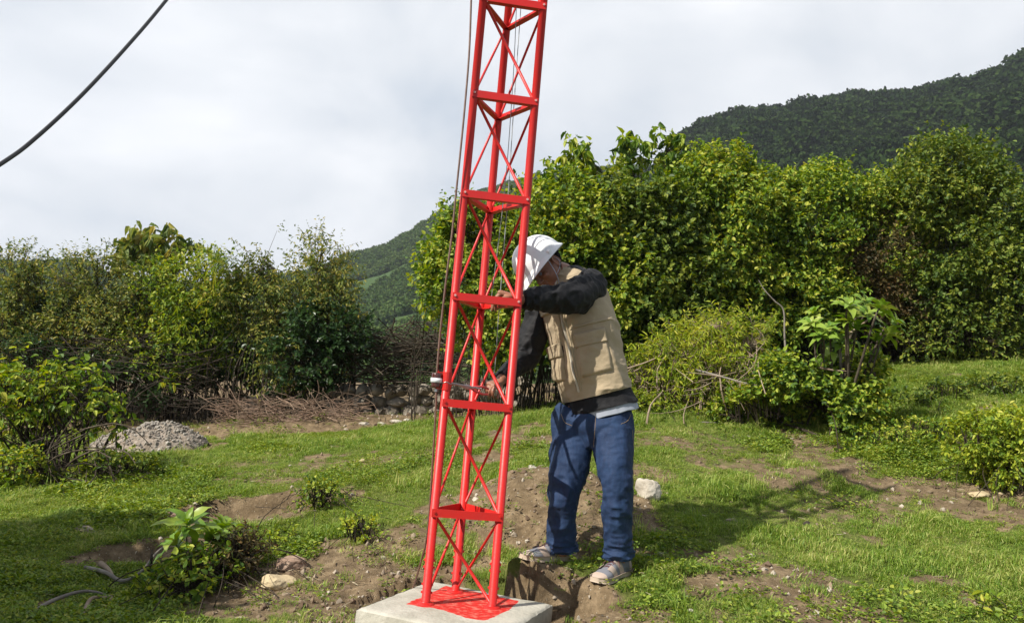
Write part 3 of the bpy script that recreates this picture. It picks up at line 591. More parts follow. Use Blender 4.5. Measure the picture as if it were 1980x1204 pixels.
b = MB(); n1_, n2_ = 150, 190; th = np.arange(n2_) / n2_ * 2 * math.pi; s0 = np.linspace(0, 1, n1_)
t0 = .105
TT = t0 + (vtop(th)[None] - t0) * s0[:, None]; V = vpt(TT, th[None] + 0 * TT); Vi = vpt(TT, th[None] + 0 * TT, -.007 + 0 * TT)
b.add(V, [gridfaces(n1_, n2_, True)]); b.add(Vi, [gridfaces(n1_, n2_, True)[:, ::-1]])
for r_ in (0, n1_ - 1):
    b.add(np.stack([V[r_], Vi[r_]], 0), [gridfaces(2, n2_, True)])
vest = kid(b, 'vest', M['vest'], smooth=True)
def patch(t0, t1, d0, d1, h, mt, name, n=36, taper=.0, edge=.10):
    b = MB(); a = np.linspace(0, 1, n); U, V_ = np.meshgrid(a, a, indexing='ij'); ed = np.minimum(np.minimum(U, 1 - U), np.minimum(V_, 1 - V_))
    off = -.004 + h * (.4 + .6 * ss(0, edge, ed)) + (.004 + h * .0) * (ed > 0); dd = d0 + (d1 - d0) * V_
    W_ = vpt(t0 + (t1 - t0) * U + 0 * V_, TH(dd), off + .0012 * vn(np.stack([U * 6, V_ * 6, U * 0 + t0 * 50], -1), 3)); b.add(W_, [gridfaces(n, n)]); return kid(b, name, mt, vest, smooth=True)
for t0_, t1_, d0, d1 in ((.23, .40, 12, 62), (.53, .64, 14, 52), (.23, .38, -66, -16), (.55, .66, -60, -18)):
    patch(t0_, t1_ - .015, d0, d1, .016, M['vest'], 'pocket'); patch(t1_ - .05, t1_ + .012, d0 - 1.5, d1 + 1.5, .024, M['vest'], 'pocket_flap')
patch(.155, .84, -1.6, 1.6, .012, M['zip'], 'zip', 60, edge=.3)
patch(.155, .86, 3.2, 6.2, .010, M['vest'], 'placket', 60, edge=.3); patch(.155, .86, -6.2, -3.2, .010, M['vest'], 'placket', 60, edge=.3)
patch(.44, .452, 8, 88, .010, M['vest'], 'seam', 50, edge=.3)
b = MB(); colp = []                           # collar standing round the neck
for a_ in np.linspace(0, 2 * math.pi, 41)[:-1]: colp.append(P(1092, 524, 4.91) + SIDE * .073 * math.cos(a_) + FR * -.070 * math.sin(a_) + np.array([0, 0, .008 * math.sin(a_)]))
colp = np.array(colp); ax_ = unit(tp[-1] - tp[-3]); b.add(np.stack([colp * 1 - ax_ * .03 + (colp - colp.mean(0)) * .5, colp - ax_ * .005 + (colp - colp.mean(0)) * .12, colp + ax_ * .016, colp + ax_ * .014 - (colp - colp.mean(0)) * .08, colp - ax_ * .02], 0), [gridfaces(5, 40, True)])
kid(b, 'collar', M['vest'], vest, smooth=True)
# shirt hem and pale tee hem, nested under the vest
def hem(top, off, bot, m, name, n=26):
    b = MB(); th = np.arange(160) / 160 * 2 * math.pi; rows = []
    for t in np.linspace(top, 0, n): rows.append(vpt(t + 0 * th, th, off + .024 * max(0, 1 - t / .10) + 0 * th))
    T0 = vT[0]; last = rows[-1]; xn = (last[:, 0] - last[:, 0].mean()) / np.ptp(last[:, 0]) + .5; L_ = bot(xn) + .003 * vn(np.stack([np.cos(th) * 3, np.sin(th) * 3, th * 0], -1), 5)
    for s_ in np.linspace(0, 1, 10)[1:]: rows.append(last - T0 * (L_ * s_)[:, None])
    inn = [r - unit(r - r.mean(0)) * .003 for r in rows[::-1][:8]]
    b.add(np.array(rows + inn), [gridfaces(len(rows) + len(inn), 160, True)]); return kid(b, name, m, smooth=True)
hem(.30, -.009, lambda x: -.026 + .034 * x, M['sleeve'], 'shirt_hem')
hem(.30, -.016, lambda x: .034 + .006 * x, M['tee'], 'tee_shirt')
# jeans
def legpath(side):
    if side == 0: c = [(1112, 793, 4.95, 30, 30), (1107, 806, 4.95, 40, 40), (1106, 850, 4.94, 42, 43), (1099, 905, 4.89, 40, 41), (1090, 950, 4.87, 33, 36), (1087, 1000, 4.92, 30, 33), (1086, 1040, 4.96, 29, 31), (1087, 1064, 4.97, 30, 31)]
    else: c = [(1176, 793, 4.87, 30, 30), (1183, 806, 4.86, 41, 40), (1184, 850, 4.82, 42, 43), (1190, 905, 4.76, 36, 40), (1194, 950, 4.73, 33, 36), (1194, 1000, 4.77, 31, 33), (1196, 1045, 4.81, 29, 31), (1197, 1078, 4.82, 30, 31)]
    return np.array([P(*q[:3]) for q in c]), np.array([m_(q[3] * (.94 if q[1] < 945 else .87), q[2]) for q in c]), np.array([m_(q[4] * (.94 if q[1] < 945 else .88), q[2]) for q in c])
def jeans():
    parts = []; LP = []
    for s_ in (0, 1):
        p, a, b_ = legpath(s_); LP.append(p)
        def dsp(t, th, s_=s_):
            k = ss(.30, .52, t) * ss(.80, .62, t); h = ss(.74, .95, t)
            return folds(t, th, 9, 1.2, .0105, 100 + s_, .9) + folds(t, th, 22, 1.1, .011, 102 + s_, .8) * k * .7 + folds(t, th, 26, .8, .014, 104 + s_, .3) * h + folds(t, th, 44, 2.2, .0022, 108) + .004 * h
        V, F = loft(p, a, b_, (1, -.3, 0), 220, 110, dsp); parts.append((V, F))
    V, F = loft([P(1146, 866, 4.90), P(1146, 848, 4.90), P(1149, 824, 4.91), P(1151, 800, 4.93), P(1152, 786, 4.93)], [.095, .150, .184, .172, .150], [.070, .112, .142, .128, .110], SIDE, 70, 110, lambda t, th: folds(t, th, 5, 1.6, .009, 106)); parts.append((V, F))
    o = remesh(parts, 'jeans', M['denim'], .0048, person, 1)
    V = coords(o) ; sunlit = np.zeros(len(V))
    def seg(a, b_, r, s_):
        nonlocal sunlit
        a, b_ = np.asarray(a), np.asarray(b_); t = np.clip(((V - a) @ (b_ - a)) / np.dot(b_ - a, b_ - a), 0, 1); d = np.linalg.norm(V - a - t[:, None] * (b_ - a), axis=1); sunlit = np.maximum(sunlit, s_ * ss(r, r * .3, d))
    seg(P(1100, 812, 4.68), P(1088, 900, 4.62), .095, .75); seg(P(1192, 815, 4.58), P(1190, 905, 4.50), .11, .9); seg(P(1080, 950, 4.65), P(1078, 1030, 4.75), .08, .4); seg(P(1200, 945, 4.52), P(1195, 1040, 4.6), .09, .5)  # sun patches between the tower's shadows, painted as paler denim
    sunlit += .12 * fbm(V * 14, 3, 5) + .10; setattr_(o, 'amount', np.clip(sunlit, 0, 1))
    return o
jn = jeans()
M['stitch'] = mat('stitch', (.35, .24, .13), .8); b = MB()
from mathutils.bvhtree import BVHTree
def bvh(o): return BVHTree.FromObject(o, bpy.context.evaluated_depsgraph_get())
bpy.context.view_layer.update(); JB = bvh(jn)
def onto(B, pts, d=(0, -1, 0), off=.001):
    r = []
    for p in pts:
        h = B.ray_cast(Vector(np.array(p) + np.array(d) * 1.2), Vector(-np.array(d)))
        if h[0] is not None: r.append(np.array(h[0]) + np.array(d) * off)
    return np.array(r)
for a_ in ([(1146, 800), (1144, 830), (1143, 862)], [(1084, 800), (1090, 815), (1104, 822)], [(1214, 800), (1206, 812), (1192, 818)], [(1216, 830), (1220, 900), (1216, 980), (1217, 1060)]):
    q = onto(JB, [P(u, v, 4.9) for u, v in np.array(catmull(np.array(a_, float), 30))])
    if len(q) > 3: b = MB(); tube(b, q, .0010, 5); kid(b, 'stitching', M['stitch'], jn)
# shoes
def shoe(toe, heel, name_lbl=None):
    toe = np.array(toe); heel = np.array(heel); D = unit((toe - heel) * [1, 1, 0]); Ln = np.linalg.norm((toe - heel)[:2]); z0 = float(heel[2]); Sd = np.array([-D[1], D[0], 0]); pit = (toe[2] - heel[2]) / Ln
    def Q(x, y, z): return heel + D * x * Ln + Sd * y + np.array([0, 0, pit * x * Ln + z])
    xs = np.array([0, .04, .14, .3, .45, .6, .75, .88, .96, 1.0]); wd = np.array([.012, .026, .034, .035, .036, .044, .048, .042, .027, .009]); ht = np.array([.050, .078, .092, .098, .088, .070, .054, .043, .034, .02])
    n = 60; X_ = np.linspace(0, 1, n); w_ = np.interp(X_, xs, wd); h_ = np.interp(X_, xs, ht); k = np.ones(5) / 5
    w_ = np.convolve(np.pad(w_, 2, 'edge'), k, 'valid'); h_ = np.convolve(np.pad(h_, 2, 'edge'), k, 'valid'); th = np.linspace(0, math.pi, 40)
    V = np.array([[Q(x, math.copysign(abs(math.cos(t)) ** .8, math.cos(t)) * w * (1 - .28 * math.sin(t) ** 2 * (x < .55)), .020 + (h - .02) * math.sin(t) ** .75) for t in th] for x, w, h in zip(X_, w_, h_)])
    b = MB(); b.add(V, [gridfaces(n, 40)]); sh = kid(b, 'shoe', M['shoegrey'], smooth=True)
    b = MB(); th2 = np.linspace(0, 2 * math.pi, 64, endpoint=False); ow = w_ + .006
    out_ = [(X_[i] , ow[i]) for i in range(n)] + [(X_[i], -ow[i]) for i in range(n)][::-1]
    rows = []
    for z, g_ in ((0, -.003), (.006, .001), (.018, .002), (.027, -.001), (.028, -.006)): rows.append([Q(-.01 + x * 1.02 + (.005 if x > .9 else 0), y + math.copysign(g_, y), z + .010 * max(0, x - .85) * 6 * (1 if z < .02 else .5)) for x, y in out_])
    b.add(np.array(rows), [gridfaces(5, len(out_), True), np.array([np.arange(len(out_))])]); kid(b, 'sole', M['sole'], sh, smooth=True)
    b = MB()                                   # suede overlays
    for x0, x1, a0, a1 in ((.86, 1.0, .05, 3.09), (.02, .17, .05, 3.09), (.34, .46, .05, 1.25), (.56, .68, .05, 1.2), (.34, .46, 1.9, 3.09), (.56, .68, 1.95, 3.09)):
        xx = np.linspace(x0, x1, 14); aa = np.linspace(a0, a1, 26)
        W_ = []
        for x in xx:
            w = np.interp(x, X_, w_) + .0022; h = np.interp(x, X_, h_) + .0022
            W_.append([Q(x + .10 * math.sin(t) * (.3 < x < .7) * 1.0, math.copysign(abs(math.cos(t)) ** .8, math.cos(t)) * w * (1 - .28 * math.sin(t) ** 2 * (x < .55)), .020 + (h - .02) * math.sin(t) ** .75) for t in aa])
        b.add(np.array(W_), [gridfaces(14, 26)])
    kid(b, 'overlay', M['shoetan'], sh, smooth=True)
    b = MB()
    for i, x in enumerate(np.linspace(.42, .66, 5)):
        h = np.interp(x, X_, h_) + .004
        for s_ in (-1, 1): tube(b, [Q(x - .02, -s_ * .020, h - .007), Q(x, 0, h), Q(x + .03, s_ * .019, h - .009)], .0019, 6)
    h = np.interp(.42, X_, h_) + .004
    for s_ in (-1, 1): tube(b, [Q(.42, 0, h), Q(.46, s_ * .03, h + .004), Q(.40, s_ * .042, h - .012), Q(.44, s_ * .012, h)], .0018, 6, n=14); tube(b, [Q(.42, 0, h), Q(.50, s_ * .03, h - .01), Q(.55, s_ * .05, h - .03)], .0018, 6, n=10)
    kid(b, 'lace', M['lace'], sh)
    return sh
def footp(u, v, Y):
    p = P(u, v, Y); return np.array([p[0], p[1], max(p[2], ground_h(p[0], p[1]) + .002)])
def foot(tu, hu):
    a, b_ = P(*hu), P(*tu); a[2] = ground_h(a[0], a[1]); b_[2] = ground_h(b_[0], b_[1]); zz = max(a[2], b_[2], float(ground_h((a[0] + b_[0]) / 2, (a[1] + b_[1]) / 2))); 
    a[2] = max(a[2], zz - .02) + .001; b_[2] = max(b_[2], zz - .02) + .001; return b_, a
shoe(*foot((1008, 1080, 4.86), (1112, 1082, 5.05)))
shoe(*foot((1150, 1124, 4.62), (1216, 1098, 4.90)))
# hair: back and sides of the head
b = MB(); V, F = ICO[4]; C0 = hp(0, -.014, .030); R_ = np.array([.079, .099, .088])
keep = (V[:, 1] < .25) & (V[:, 2] > -.95 + .0 * V[:, 1]) | (V[:, 2] > .25)
keep &= ~((np.abs(V[:, 0]) > .55) & (V[:, 1] > -.18) & (V[:, 2] < -.25))
fm = keep[F].all(1); Vw = (V * R_ * (1 + .035 * vn(V * 14, 5)[:, None])) @ np.array([HSD, HFW, HUP]) + C0
b.add(Vw, [F[fm]]); kid(b, 'hair', M['hair'], smooth=True)
for s_ in (-1, 1):
    b = MB(); V, F = ellipsoid(hp(s_ * .031, .077, .004), [.0095] * 3, n=2); b.add(V, F); kid(b, 'eye', M['shoegrey'], smooth=True)
# hard hat
def helmet():
    O = hp(0, .004, .045); Rx, Ry, Rz = .124, .147, .146
    n, m = 96, 60; th = np.arange(n) / n * 2 * math.pi; ph = np.linspace(0, math.pi / 2, m - 14); rows = []
    c, s_ = np.cos(th), np.sin(th)            # s_ = front
    def pt(x, y, z): return O + HSD * x + HFW * y + HUP * z
    for p in ph:
        q = math.sin(p) ** .92; z = math.cos(p) ** .9; x = c * q * Rx; y = s_ * q * Ry
        rid = .003 * np.exp(-(x / .022) ** 2) * ss(0, .5, z) + .0 * np.exp(-((np.abs(x) - .045) / .010) ** 2) * ss(.1, .5, z) * (y > -.06)
        sc = 1 + rid / Rz
        rows.append(np.array([pt(x[i] * sc[i], y[i] * sc[i], z * Rz * sc[i]) for i in range(n)]))
    # brim flaring out, long peak in front
    for k in range(14):
        u = (k + 1) / 14; fr_ = np.clip(s_, 0, 1) ** 1.6; ex = u * (.009 + .036 * fr_ + .006 * np.clip(-s_, 0, 1)); dz = -u * .014 - .016 * fr_ * u ** 1.5 * (1 - .9 * np.abs(c)) + .012 * np.abs(c) * u * 0
        rows.append(np.array([pt(c[i] * (Rx + ex[i] * .8), s_[i] * (Ry + ex[i]), dz[i] - .010 * u) for i in range(n)]))
    rows = np.array(rows); b = MB(); b.add(rows, [gridfaces(len(rows), n, True)])
    inn = O + (rows - O) * .972; b.add(inn[m // 3:], [gridfaces(len(rows) - m // 3, n, True)[:, ::-1]])
    b.add(np.stack([rows[-1], rows[-1] + HUP * -.004, inn[-1] + HUP * -.003]), [gridfaces(3, n, True)])
    h = kid(b, 'hard_hat', M['helmet'], smooth=True)
    b = MB()                                   # suspension lug and sweat band
    a_ = np.linspace(0, 2 * math.pi, 60); tube(b, [pt(math.cos(t) * .096, math.sin(t) * .114, -.006) for t in a_], .006, 8, HUP); kid(b, 'sweat_band', M['black'], h)
    for s1 in (-1, 1):
        b = MB(); V, F = loft([pt(s1 * .119, -.005, .004), pt(s1 * .135, -.005, -.006)], [.014, .011], [.010, .008], HFW, 4, 16); b.add(V, F); kid(b, 'lug', M['helmet'], h)
    b = MB()
    tube(b, [pt(-.0 + s1 * .0 + .12, .03, -.014) for s1 in (1,)] + [hp(.092, .035, -.02), hp(.080, .045, -.06), hp(.055, .060, -.10), hp(0, .065, -.122), hp(-.055, .060, -.10), hp(-.080, .045, -.06), hp(-.100, .03, .02)], .0022, 8, HSD, n=60); kid(b, 'chin_strap', M['tee'], h)
    b = MB(); tube(b, [hp(.080, -.022, .02), hp(.086, -.028, -.02), hp(.080, -.01, -.045), hp(.070, .03, -.06)], .0016, 6, HSD, n=20); kid(b, 'ear_loop', M['tee']); b = MB(); tube(b, [hp(-.080, -.022, .02), hp(-.086, -.028, -.02), hp(-.080, -.01, -.045), hp(-.070, .03, -.06)], .0016, 6, HSD, n=20); kid(b, 'ear_loop', M['tee'])
helmet()
# pliers in the lower hand
M['grip'] = mat('red_grip', (.50, .06, .06), .4); pl = empty('pliers', P(930, 752, 4.60), 'pliers with red handles gripped in the lower hand inside the tower', 'pliers')
pa, pb = P(944, 757, 4.62), P(878, 742, 4.50); dx = unit(pb - pa); up = unit(np.cross(dx, [0, 1, 0])); ax = np.cross(dx, up)
for s_ in (-1, 1):
    b = MB(); tube(b, [pa + up * s_ * .013, pa + dx * .03 + up * s_ * .017, pa + dx * .07 + up * s_ * .011, pa + dx * .10 + up * s_ * .003], [.0052, .006, .0058, .0045], 12, ax, n=20); b.build('handle', M['grip'], pl, True)
    b = MB(); V, F = loft([pa + dx * .095 - up * s_ * .001, pa + dx * .115 + up * s_ * .005, pa + dx * .135 + up * s_ * .004, pa + dx * .165 + up * s_ * .002], [.006, .0075, .0055, .0025], [.005, .0065, .005, .003], up, 16, 14, power=3); b.add(V, F); b.build('jaw', M['steel'], pl, True)
b = MB(); tube(b, [pa + dx * .112 - ax * .008, pa + dx * .112 + ax * .008], .006, 14, up); b.build('pivot', M['steel'], pl)
# turnbuckle of twisted wire between leg and pliers
b = MB(); a_ = np.linspace(0, 1, 90); q0, q1 = P(872, 741, 4.36), P(930, 752, 4.53); e1 = unit(q1 - q0); e2 = unit(np.cross(e1, [0, 1, 0])); e3 = np.cross(e1, e2)
for ph in (0, 2.1, 4.2): tube(b, [q0 + (q1 - q0) * t + (e2 * math.cos(t * 38 + ph) + e3 * math.sin(t * 38 + ph)) * .0042 for t in a_], .0022, 6, e2)
tube(b, [L3(0, q0[2]) + [.0225 * math.cos(t), .0225 * math.sin(t), .004 * math.sin(3 * t)] for t in np.linspace(0, 2 * math.pi, 40)], .002, 6, (0, 0, 1))
tag(b.build('tie_wire', M['steel'], smooth=True), 'twisted bright tie wire wrapped on the left leg beside the pliers', 'wire')

# ------------------------------------------------------------------ vegetation
def leaves(C, D, Nn, L_, W_, fold=.12, droop=.15):
    C, D, Nn = map(np.asarray, (C, D, Nn)); D = unit(D); Nn = unit(Nn - (Nn * D).sum(1, keepdims=True) * D); Sd = np.cross(D, Nn)
    L_ = np.broadcast_to(L_, len(C))[:, None]; W_ = np.broadcast_to(W_, len(C))[:, None]
    V = np.stack([C, C + D * L_ * .30 + Sd * W_ * .5 + Nn * W_ * fold, C + D * L_ * .68 + Sd * W_ * .40 + Nn * (W_ * fold - L_ * droop * .35), C + D * L_ - Nn * L_ * droop,
                  C + D * L_ * .68 - Sd * W_ * .40 + Nn * (W_ * fold - L_ * droop * .35), C + D * L_ * .30 - Sd * W_ * .5 + Nn * W_ * fold], 1)
    b0 = np.arange(len(C))[:, None] * 6
    return V.reshape(-1, 3), [np.concatenate([b0 + [[0, 1, 2, 3]], b0 + [[0, 3, 4, 5]]])]
UP = np.array([0, 0, 1.])
def sprays(g, C, out_, ln, per, L_, asp=.5, upb=.35, jit=.35, droop=.15, curl=0.):
    """twigs starting at C, heading out_, each with `per` leaves; returns leaf arrays and twig paths"""
    n = len(C); D = unit(out_ + g.normal(size=(n, 3)) * .55 + UP * upb); ln = ln * g.uniform(.5, 1.3, (n, 1))
    t = np.linspace(.15, 1, per)[None, :, None] + g.uniform(-.04, .04, (n, per, 1)); bend = -UP * curl
    pos = C[:, None] + D[:, None] * ln[:, None] * t + bend * (ln[:, None] * t ** 2)
    rd = g.normal(size=(n, per, 3)); rd = unit(rd - (rd * D[:, None]).sum(-1, keepdims=True) * D[:, None])
    ld = unit(rd + D[:, None] * .7 + g.normal(size=(n, per, 3)) * jit - UP * droop * 1.5)
    nn = unit(UP * .9 + g.normal(size=(n, per, 3)) * .55 + out_[:, None] * .5)
    k = n * per; s = (.45 + .95 * g.random(k) ** .8) * L_
    return leaves(pos.reshape(k, 3), ld.reshape(k, 3), nn.reshape(k, 3), s, s * asp * g.uniform(.8, 1.2, k), droop=droop), (C, D, ln)
LM = {}
LM['bright'] = leafmat('leaf_bright', [(0.0398, 0.0879, 0.0136), (0.0995, 0.1856, 0.0202), (0.199, 0.3028, 0.0303), (0.3385, 0.4103, 0.0505), (0.4578, 0.4493, 0.0675)])
LM['mid'] = leafmat('leaf_mid', [(0.0378, 0.0752, 0.0151), (0.0864, 0.146, 0.0227), (0.1619, 0.2255, 0.0339), (0.2969, 0.3221, 0.0472)])
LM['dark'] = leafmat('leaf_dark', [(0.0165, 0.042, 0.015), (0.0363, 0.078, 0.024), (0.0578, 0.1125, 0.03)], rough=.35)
LM['olive'] = leafmat('leaf_olive', [(0.045, 0.0791, 0.0205), (0.1022, 0.1582, 0.0328), (0.184, 0.2325, 0.0491), (0.3069, 0.314, 0.0717), (0.4091, 0.3488, 0.0818)])
LM['yellow'] = leafmat('leaf_yellow', [(.05, .07, .012), (.11, .13, .02), (.20, .19, .03), (.27, .20, .04)])
LM['brown'] = leafmat('leaf_brown', [(0.036, 0.042, 0.0144), (0.084, 0.072, 0.024), (0.156, 0.096, 0.036), (0.12, 0.12, 0.036), (0.192, 0.108, 0.042)])
LM['lime'] = leafmat('leaf_lime', [(0.1024, 0.1788, 0.0156), (0.2218, 0.3087, 0.026), (0.3583, 0.4225, 0.039), (0.4607, 0.455, 0.065)])
def shrub(name, label, cat, blobs, Y, lm, leaf=.055, n=9000, per=9, asp=.5, twig=.22, stems=40, sparse=0., bases=None, group=None, seed=1, up=.35, droop=.15, curl=0., inner=.35, tw=True, back=0., blobs_w=None, bark='darkbark', stem_r=.011, thick=.75, straight=.35, asub=None):
    g = np.random.default_rng(seed); B = []
    for bl in blobs:
        u, v, ru, rv = bl[:4]; y = Y + (bl[4] if len(bl) > 4 and blobs_w is None else 0); B.append((P(u, v, y) if blobs_w is None else np.array(bl[:3]), np.array([m_(ru, y), m_(ru, y) * thick * .9 + .1, m_(rv, y)]) if blobs_w is None else np.array(bl[3:6])))
    vol = np.array([b_[1][0] * b_[1][2] for b_ in B]); cnt = np.maximum(1, (vol / vol.sum() * n / per)).astype(int); Cs, Os = [], []
    for (c, r), k in zip(B, cnt):
        d = unit(g.normal(size=(k * 3, 3))); rad = np.where(g.random((k * 3, 1)) < inner, g.uniform(.25, .8, (k * 3, 1)), g.uniform(.78, 1.0, (k * 3, 1)))
        lump = 1 + .34 * vn(d * 2.4 + c * 3, seed)[:, None]; p = c + d * r * rad * lump
        keep = np.ones(len(p), bool)
        for c2, r2 in B:
            if c2 is not c: keep &= (((p - c2) / r2) ** 2).sum(1) > .45
        keep &= vn(p * 2.9 + seed, seed) > -.28 + sparse
        p, d = p[keep][:k], d[keep][:k]; Cs.append(p); Os.append(unit(d / r))
    C = np.concatenate(Cs); O = np.concatenate(Os); gz = ground_h(C[:, 0], C[:, 1]); ok = C[:, 2] > gz + .03; C, O = C[ok], O[ok]
    x0 = min(b_[0][0] - b_[1][0] * .6 for b_ in B); x1 = max(b_[0][0] + b_[1][0] * .6 for b_ in B); yc = np.mean([b_[0][1] for b_ in B])
    free = bases is None
    if bases is None: bases = [stand(x, yc + g.uniform(-.25, .25), -.03) for x in np.linspace(x0, x1, max(2, int((x1 - x0) / .45) + 1)) + g.uniform(-.1, .1, max(2, int((x1 - x0) / .45) + 1))]
    bases = np.array(bases); T = empty(name, bases.mean(0), label, cat, group)
    (V, F), (tc_, td, tl) = sprays(g, C, O, twig, per, leaf, asp, up, droop=droop, curl=curl); b = MB(); b.add(V, F); b.build('crown' if cat == 'tree' else 'foliage', LM[lm], T)
    sb = MB(); idx = g.choice(len(C), min(stems, len(C)), replace=False)
    for i in idx:
        e = C[i]
        if free: a = np.array([e[0] + g.normal() * .25, yc + back + g.normal() * .25, 0.]); a[2] = base_h(a[0], a[1]) - .03
        else: a = bases[np.argmin(np.linalg.norm(bases[:, :2] - e[:2], axis=1) + g.random(len(bases)) * .6)] + np.array([g.normal() * .05, g.normal() * .05, 0])
        h = e - a; k_ = min(1., abs(h[2])); mid = a + h * .40 + np.array([-h[0] * straight * .6 + g.normal() * .10 * k_, -h[1] * .25 + g.normal() * .08 * k_, abs(h[2]) * .08]); mid2 = a + h * .72 + np.array([g.normal() * .12 * k_, g.normal() * .10 * k_, h[2] * .05 + .02])
        r0 = stem_r * g.uniform(.5, 1.6); tube(sb, [a, mid, mid2, e + O[i] * .03], [r0, r0 * .75, r0 * .5, r0 * .2], 5, n=10, caps=False)
    if tw:
        sel = g.choice(len(C), min(len(C), 700 if tw is True else tw), replace=False)
        for i in sel: tube(sb, [C[i] - O[i] * .12 - UP * .05, C[i], C[i] + td[i] * tl[i] * .9 - UP * curl * tl[i]], [.0042, .003, .0012], 3, caps=False)
    sb.build('trunk' if cat == 'tree' else 'stems', M[bark], T); return T
GL, GR = 'shrubs of the hedge on the left', 'shrubs of the hedge on the right'
shrub('hedge_shrub', 'sparse yellowish shrub at the far left end of the hedge, bare twigs on top', 'shrub', [(20, 520, 60, 40), (90, 560, 70, 55), (30, 640, 80, 80), (130, 620, 70, 60)], 13.2, 'olive', .045, 12000, asp=.5, stems=60, sparse=.1, group=GL, back=.3, stem_r=.007, seed=1)
shrub('hedge_shrub', 'olive shrub between the far left shrub and the drooping leaved tree', 'shrub', [(190, 545, 75, 52), (270, 570, 70, 60), (210, 640, 90, 70), (130, 690, 90, 60)], 12.8, 'olive', .042, 15000, asp=.5, stems=70, group=GL, back=.3, stem_r=.007, seed=2)
shrub('hedge_shrub', 'yellow green creeper topped shrub below the drooping leaved tree', 'shrub', [(345, 560, 60, 50), (410, 560, 65, 75), (380, 630, 70, 60), (330, 680, 90, 50)], 12.5, 'bright', .05, 13000, asp=.45, stems=60, group=GL, back=.3, stem_r=.007, seed=3)
shrub('hedge_shrub', 'tall open shrub with bare twigs and small drooping leaves against the sky', 'shrub', [(530, 515, 48, 62), (612, 520, 50, 62), (480, 580, 60, 70), (570, 600, 85, 80), (640, 600, 55, 70), (560, 690, 80, 50)], 12.3, 'olive', .047, 16000, asp=.42, twig=.3, stems=110, sparse=.06, group=GL, back=.3, stem_r=.007, seed=4, droop=.4, inner=.5, thick=.6, bark='bark')
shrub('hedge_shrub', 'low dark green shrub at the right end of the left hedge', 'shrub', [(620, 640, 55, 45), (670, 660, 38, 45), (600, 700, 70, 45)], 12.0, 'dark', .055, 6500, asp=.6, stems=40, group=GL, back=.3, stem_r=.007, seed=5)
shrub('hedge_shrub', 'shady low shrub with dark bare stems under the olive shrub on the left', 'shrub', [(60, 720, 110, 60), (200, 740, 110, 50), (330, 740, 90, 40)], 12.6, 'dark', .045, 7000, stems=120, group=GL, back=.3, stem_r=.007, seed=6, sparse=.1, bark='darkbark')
shrub('drooping_tree', 'small tree with large drooping leaves showing above the left hedge', 'tree', [(310, 485, 62, 32, .6), (285, 500, 40, 28, .6)], 13.2, 'olive', .13, 900, per=7, asp=.45, twig=.2, stems=14, seed=7, droop=.7, up=.2, tw=False)
# right hedge
shrub('hedge_shrub', 'light green leafy shrub showing through the tower lattice, left end of the right hedge', 'shrub', [(858, 520, 46, 44), (905, 470, 60, 60), (950, 450, 55, 65), (905, 560, 75, 60), (985, 520, 60, 90), (960, 640, 70, 60)], 10.6, 'bright', .052, 21000, asp=.62, stems=60, group=GR, back=.55, stem_r=.0065, seed=11)
shrub('hedge_shrub', 'yellow tipped shrub directly above the white hard hat', 'shrub', [(1075, 400, 65, 58), (1130, 440, 80, 70), (1080, 500, 70, 70), (1180, 540, 80, 90), (1130, 620, 80, 70)], 11.2, 'bright', .056, 26000, asp=.62, stems=70, group=GR, back=.55, stem_r=.0065, seed=12)
shrub('hedge_shrub', 'broad glossy leaved shrub to the right of the man, below two drooping tree tops', 'shrub', [(1230, 396, 72, 58), (1275, 450, 90, 80), (1240, 540, 85, 80), (1320, 560, 70, 80), (1270, 640, 90, 60)], 11.4, 'mid', .06, 31000, asp=.68, stems=90, group=GR, back=.55, stem_r=.0065, seed=13)
shrub('hedge_shrub', 'tallest middle shrub of the right hedge with yellow green top', 'shrub', [(1385, 352, 72, 56), (1350, 400, 80, 70), (1430, 420, 90, 80), (1400, 510, 90, 80), (1440, 600, 80, 70)], 11.7, 'bright', .055, 32000, asp=.62, stems=100, group=GR, back=.55, stem_r=.0065, seed=14)
shrub('hedge_shrub', 'green shrub under the forested ridge, right of the tallest middle shrub', 'shrub', [(1500, 398, 62, 50), (1570, 400, 75, 55), (1540, 470, 95, 70), (1520, 560, 85, 80), (1590, 580, 60, 60)], 11.9, 'bright', .052, 29000, asp=.6, stems=90, group=GR, back=.55, stem_r=.0065, seed=15)
shrub('hedge_shrub', 'reddish brown half dry shrub in the right hedge', 'shrub', [(1640, 450, 60, 60), (1690, 500, 70, 70), (1650, 560, 60, 60), (1720, 590, 55, 50)], 12.1, 'brown', .042, 23000, asp=.45, stems=110, group=GR, back=.55, stem_r=.0065, seed=16, sparse=.08, bark='bark')
shrub('hedge_shrub', 'large rounded dark green shrub at the right edge of the hedge', 'shrub', [(1840, 328, 88, 62), (1790, 400, 80, 60), (1900, 400, 95, 75), (1960, 440, 70, 80), (1830, 470, 95, 60), (1920, 540, 95, 70), (1830, 570, 75, 50), (2040, 500, 90, 120)], 11.9, 'mid', .05, 52000, asp=.6, stems=150, group=GR, back=.55, stem_r=.0065, seed=17)
shrub('hedge_shrub', 'shaded understorey shrub with many thin dark stems at the foot of the right hedge', 'shrub', [(1250, 690, 80, 50), (1400, 660, 110, 55), (1560, 650, 100, 45), (1480, 600, 90, 50)], 12.4, 'dark', .05, 12000, asp=.55, stems=200, group=GR, back=.55, stem_r=.0065, seed=18, bark='darkbark')
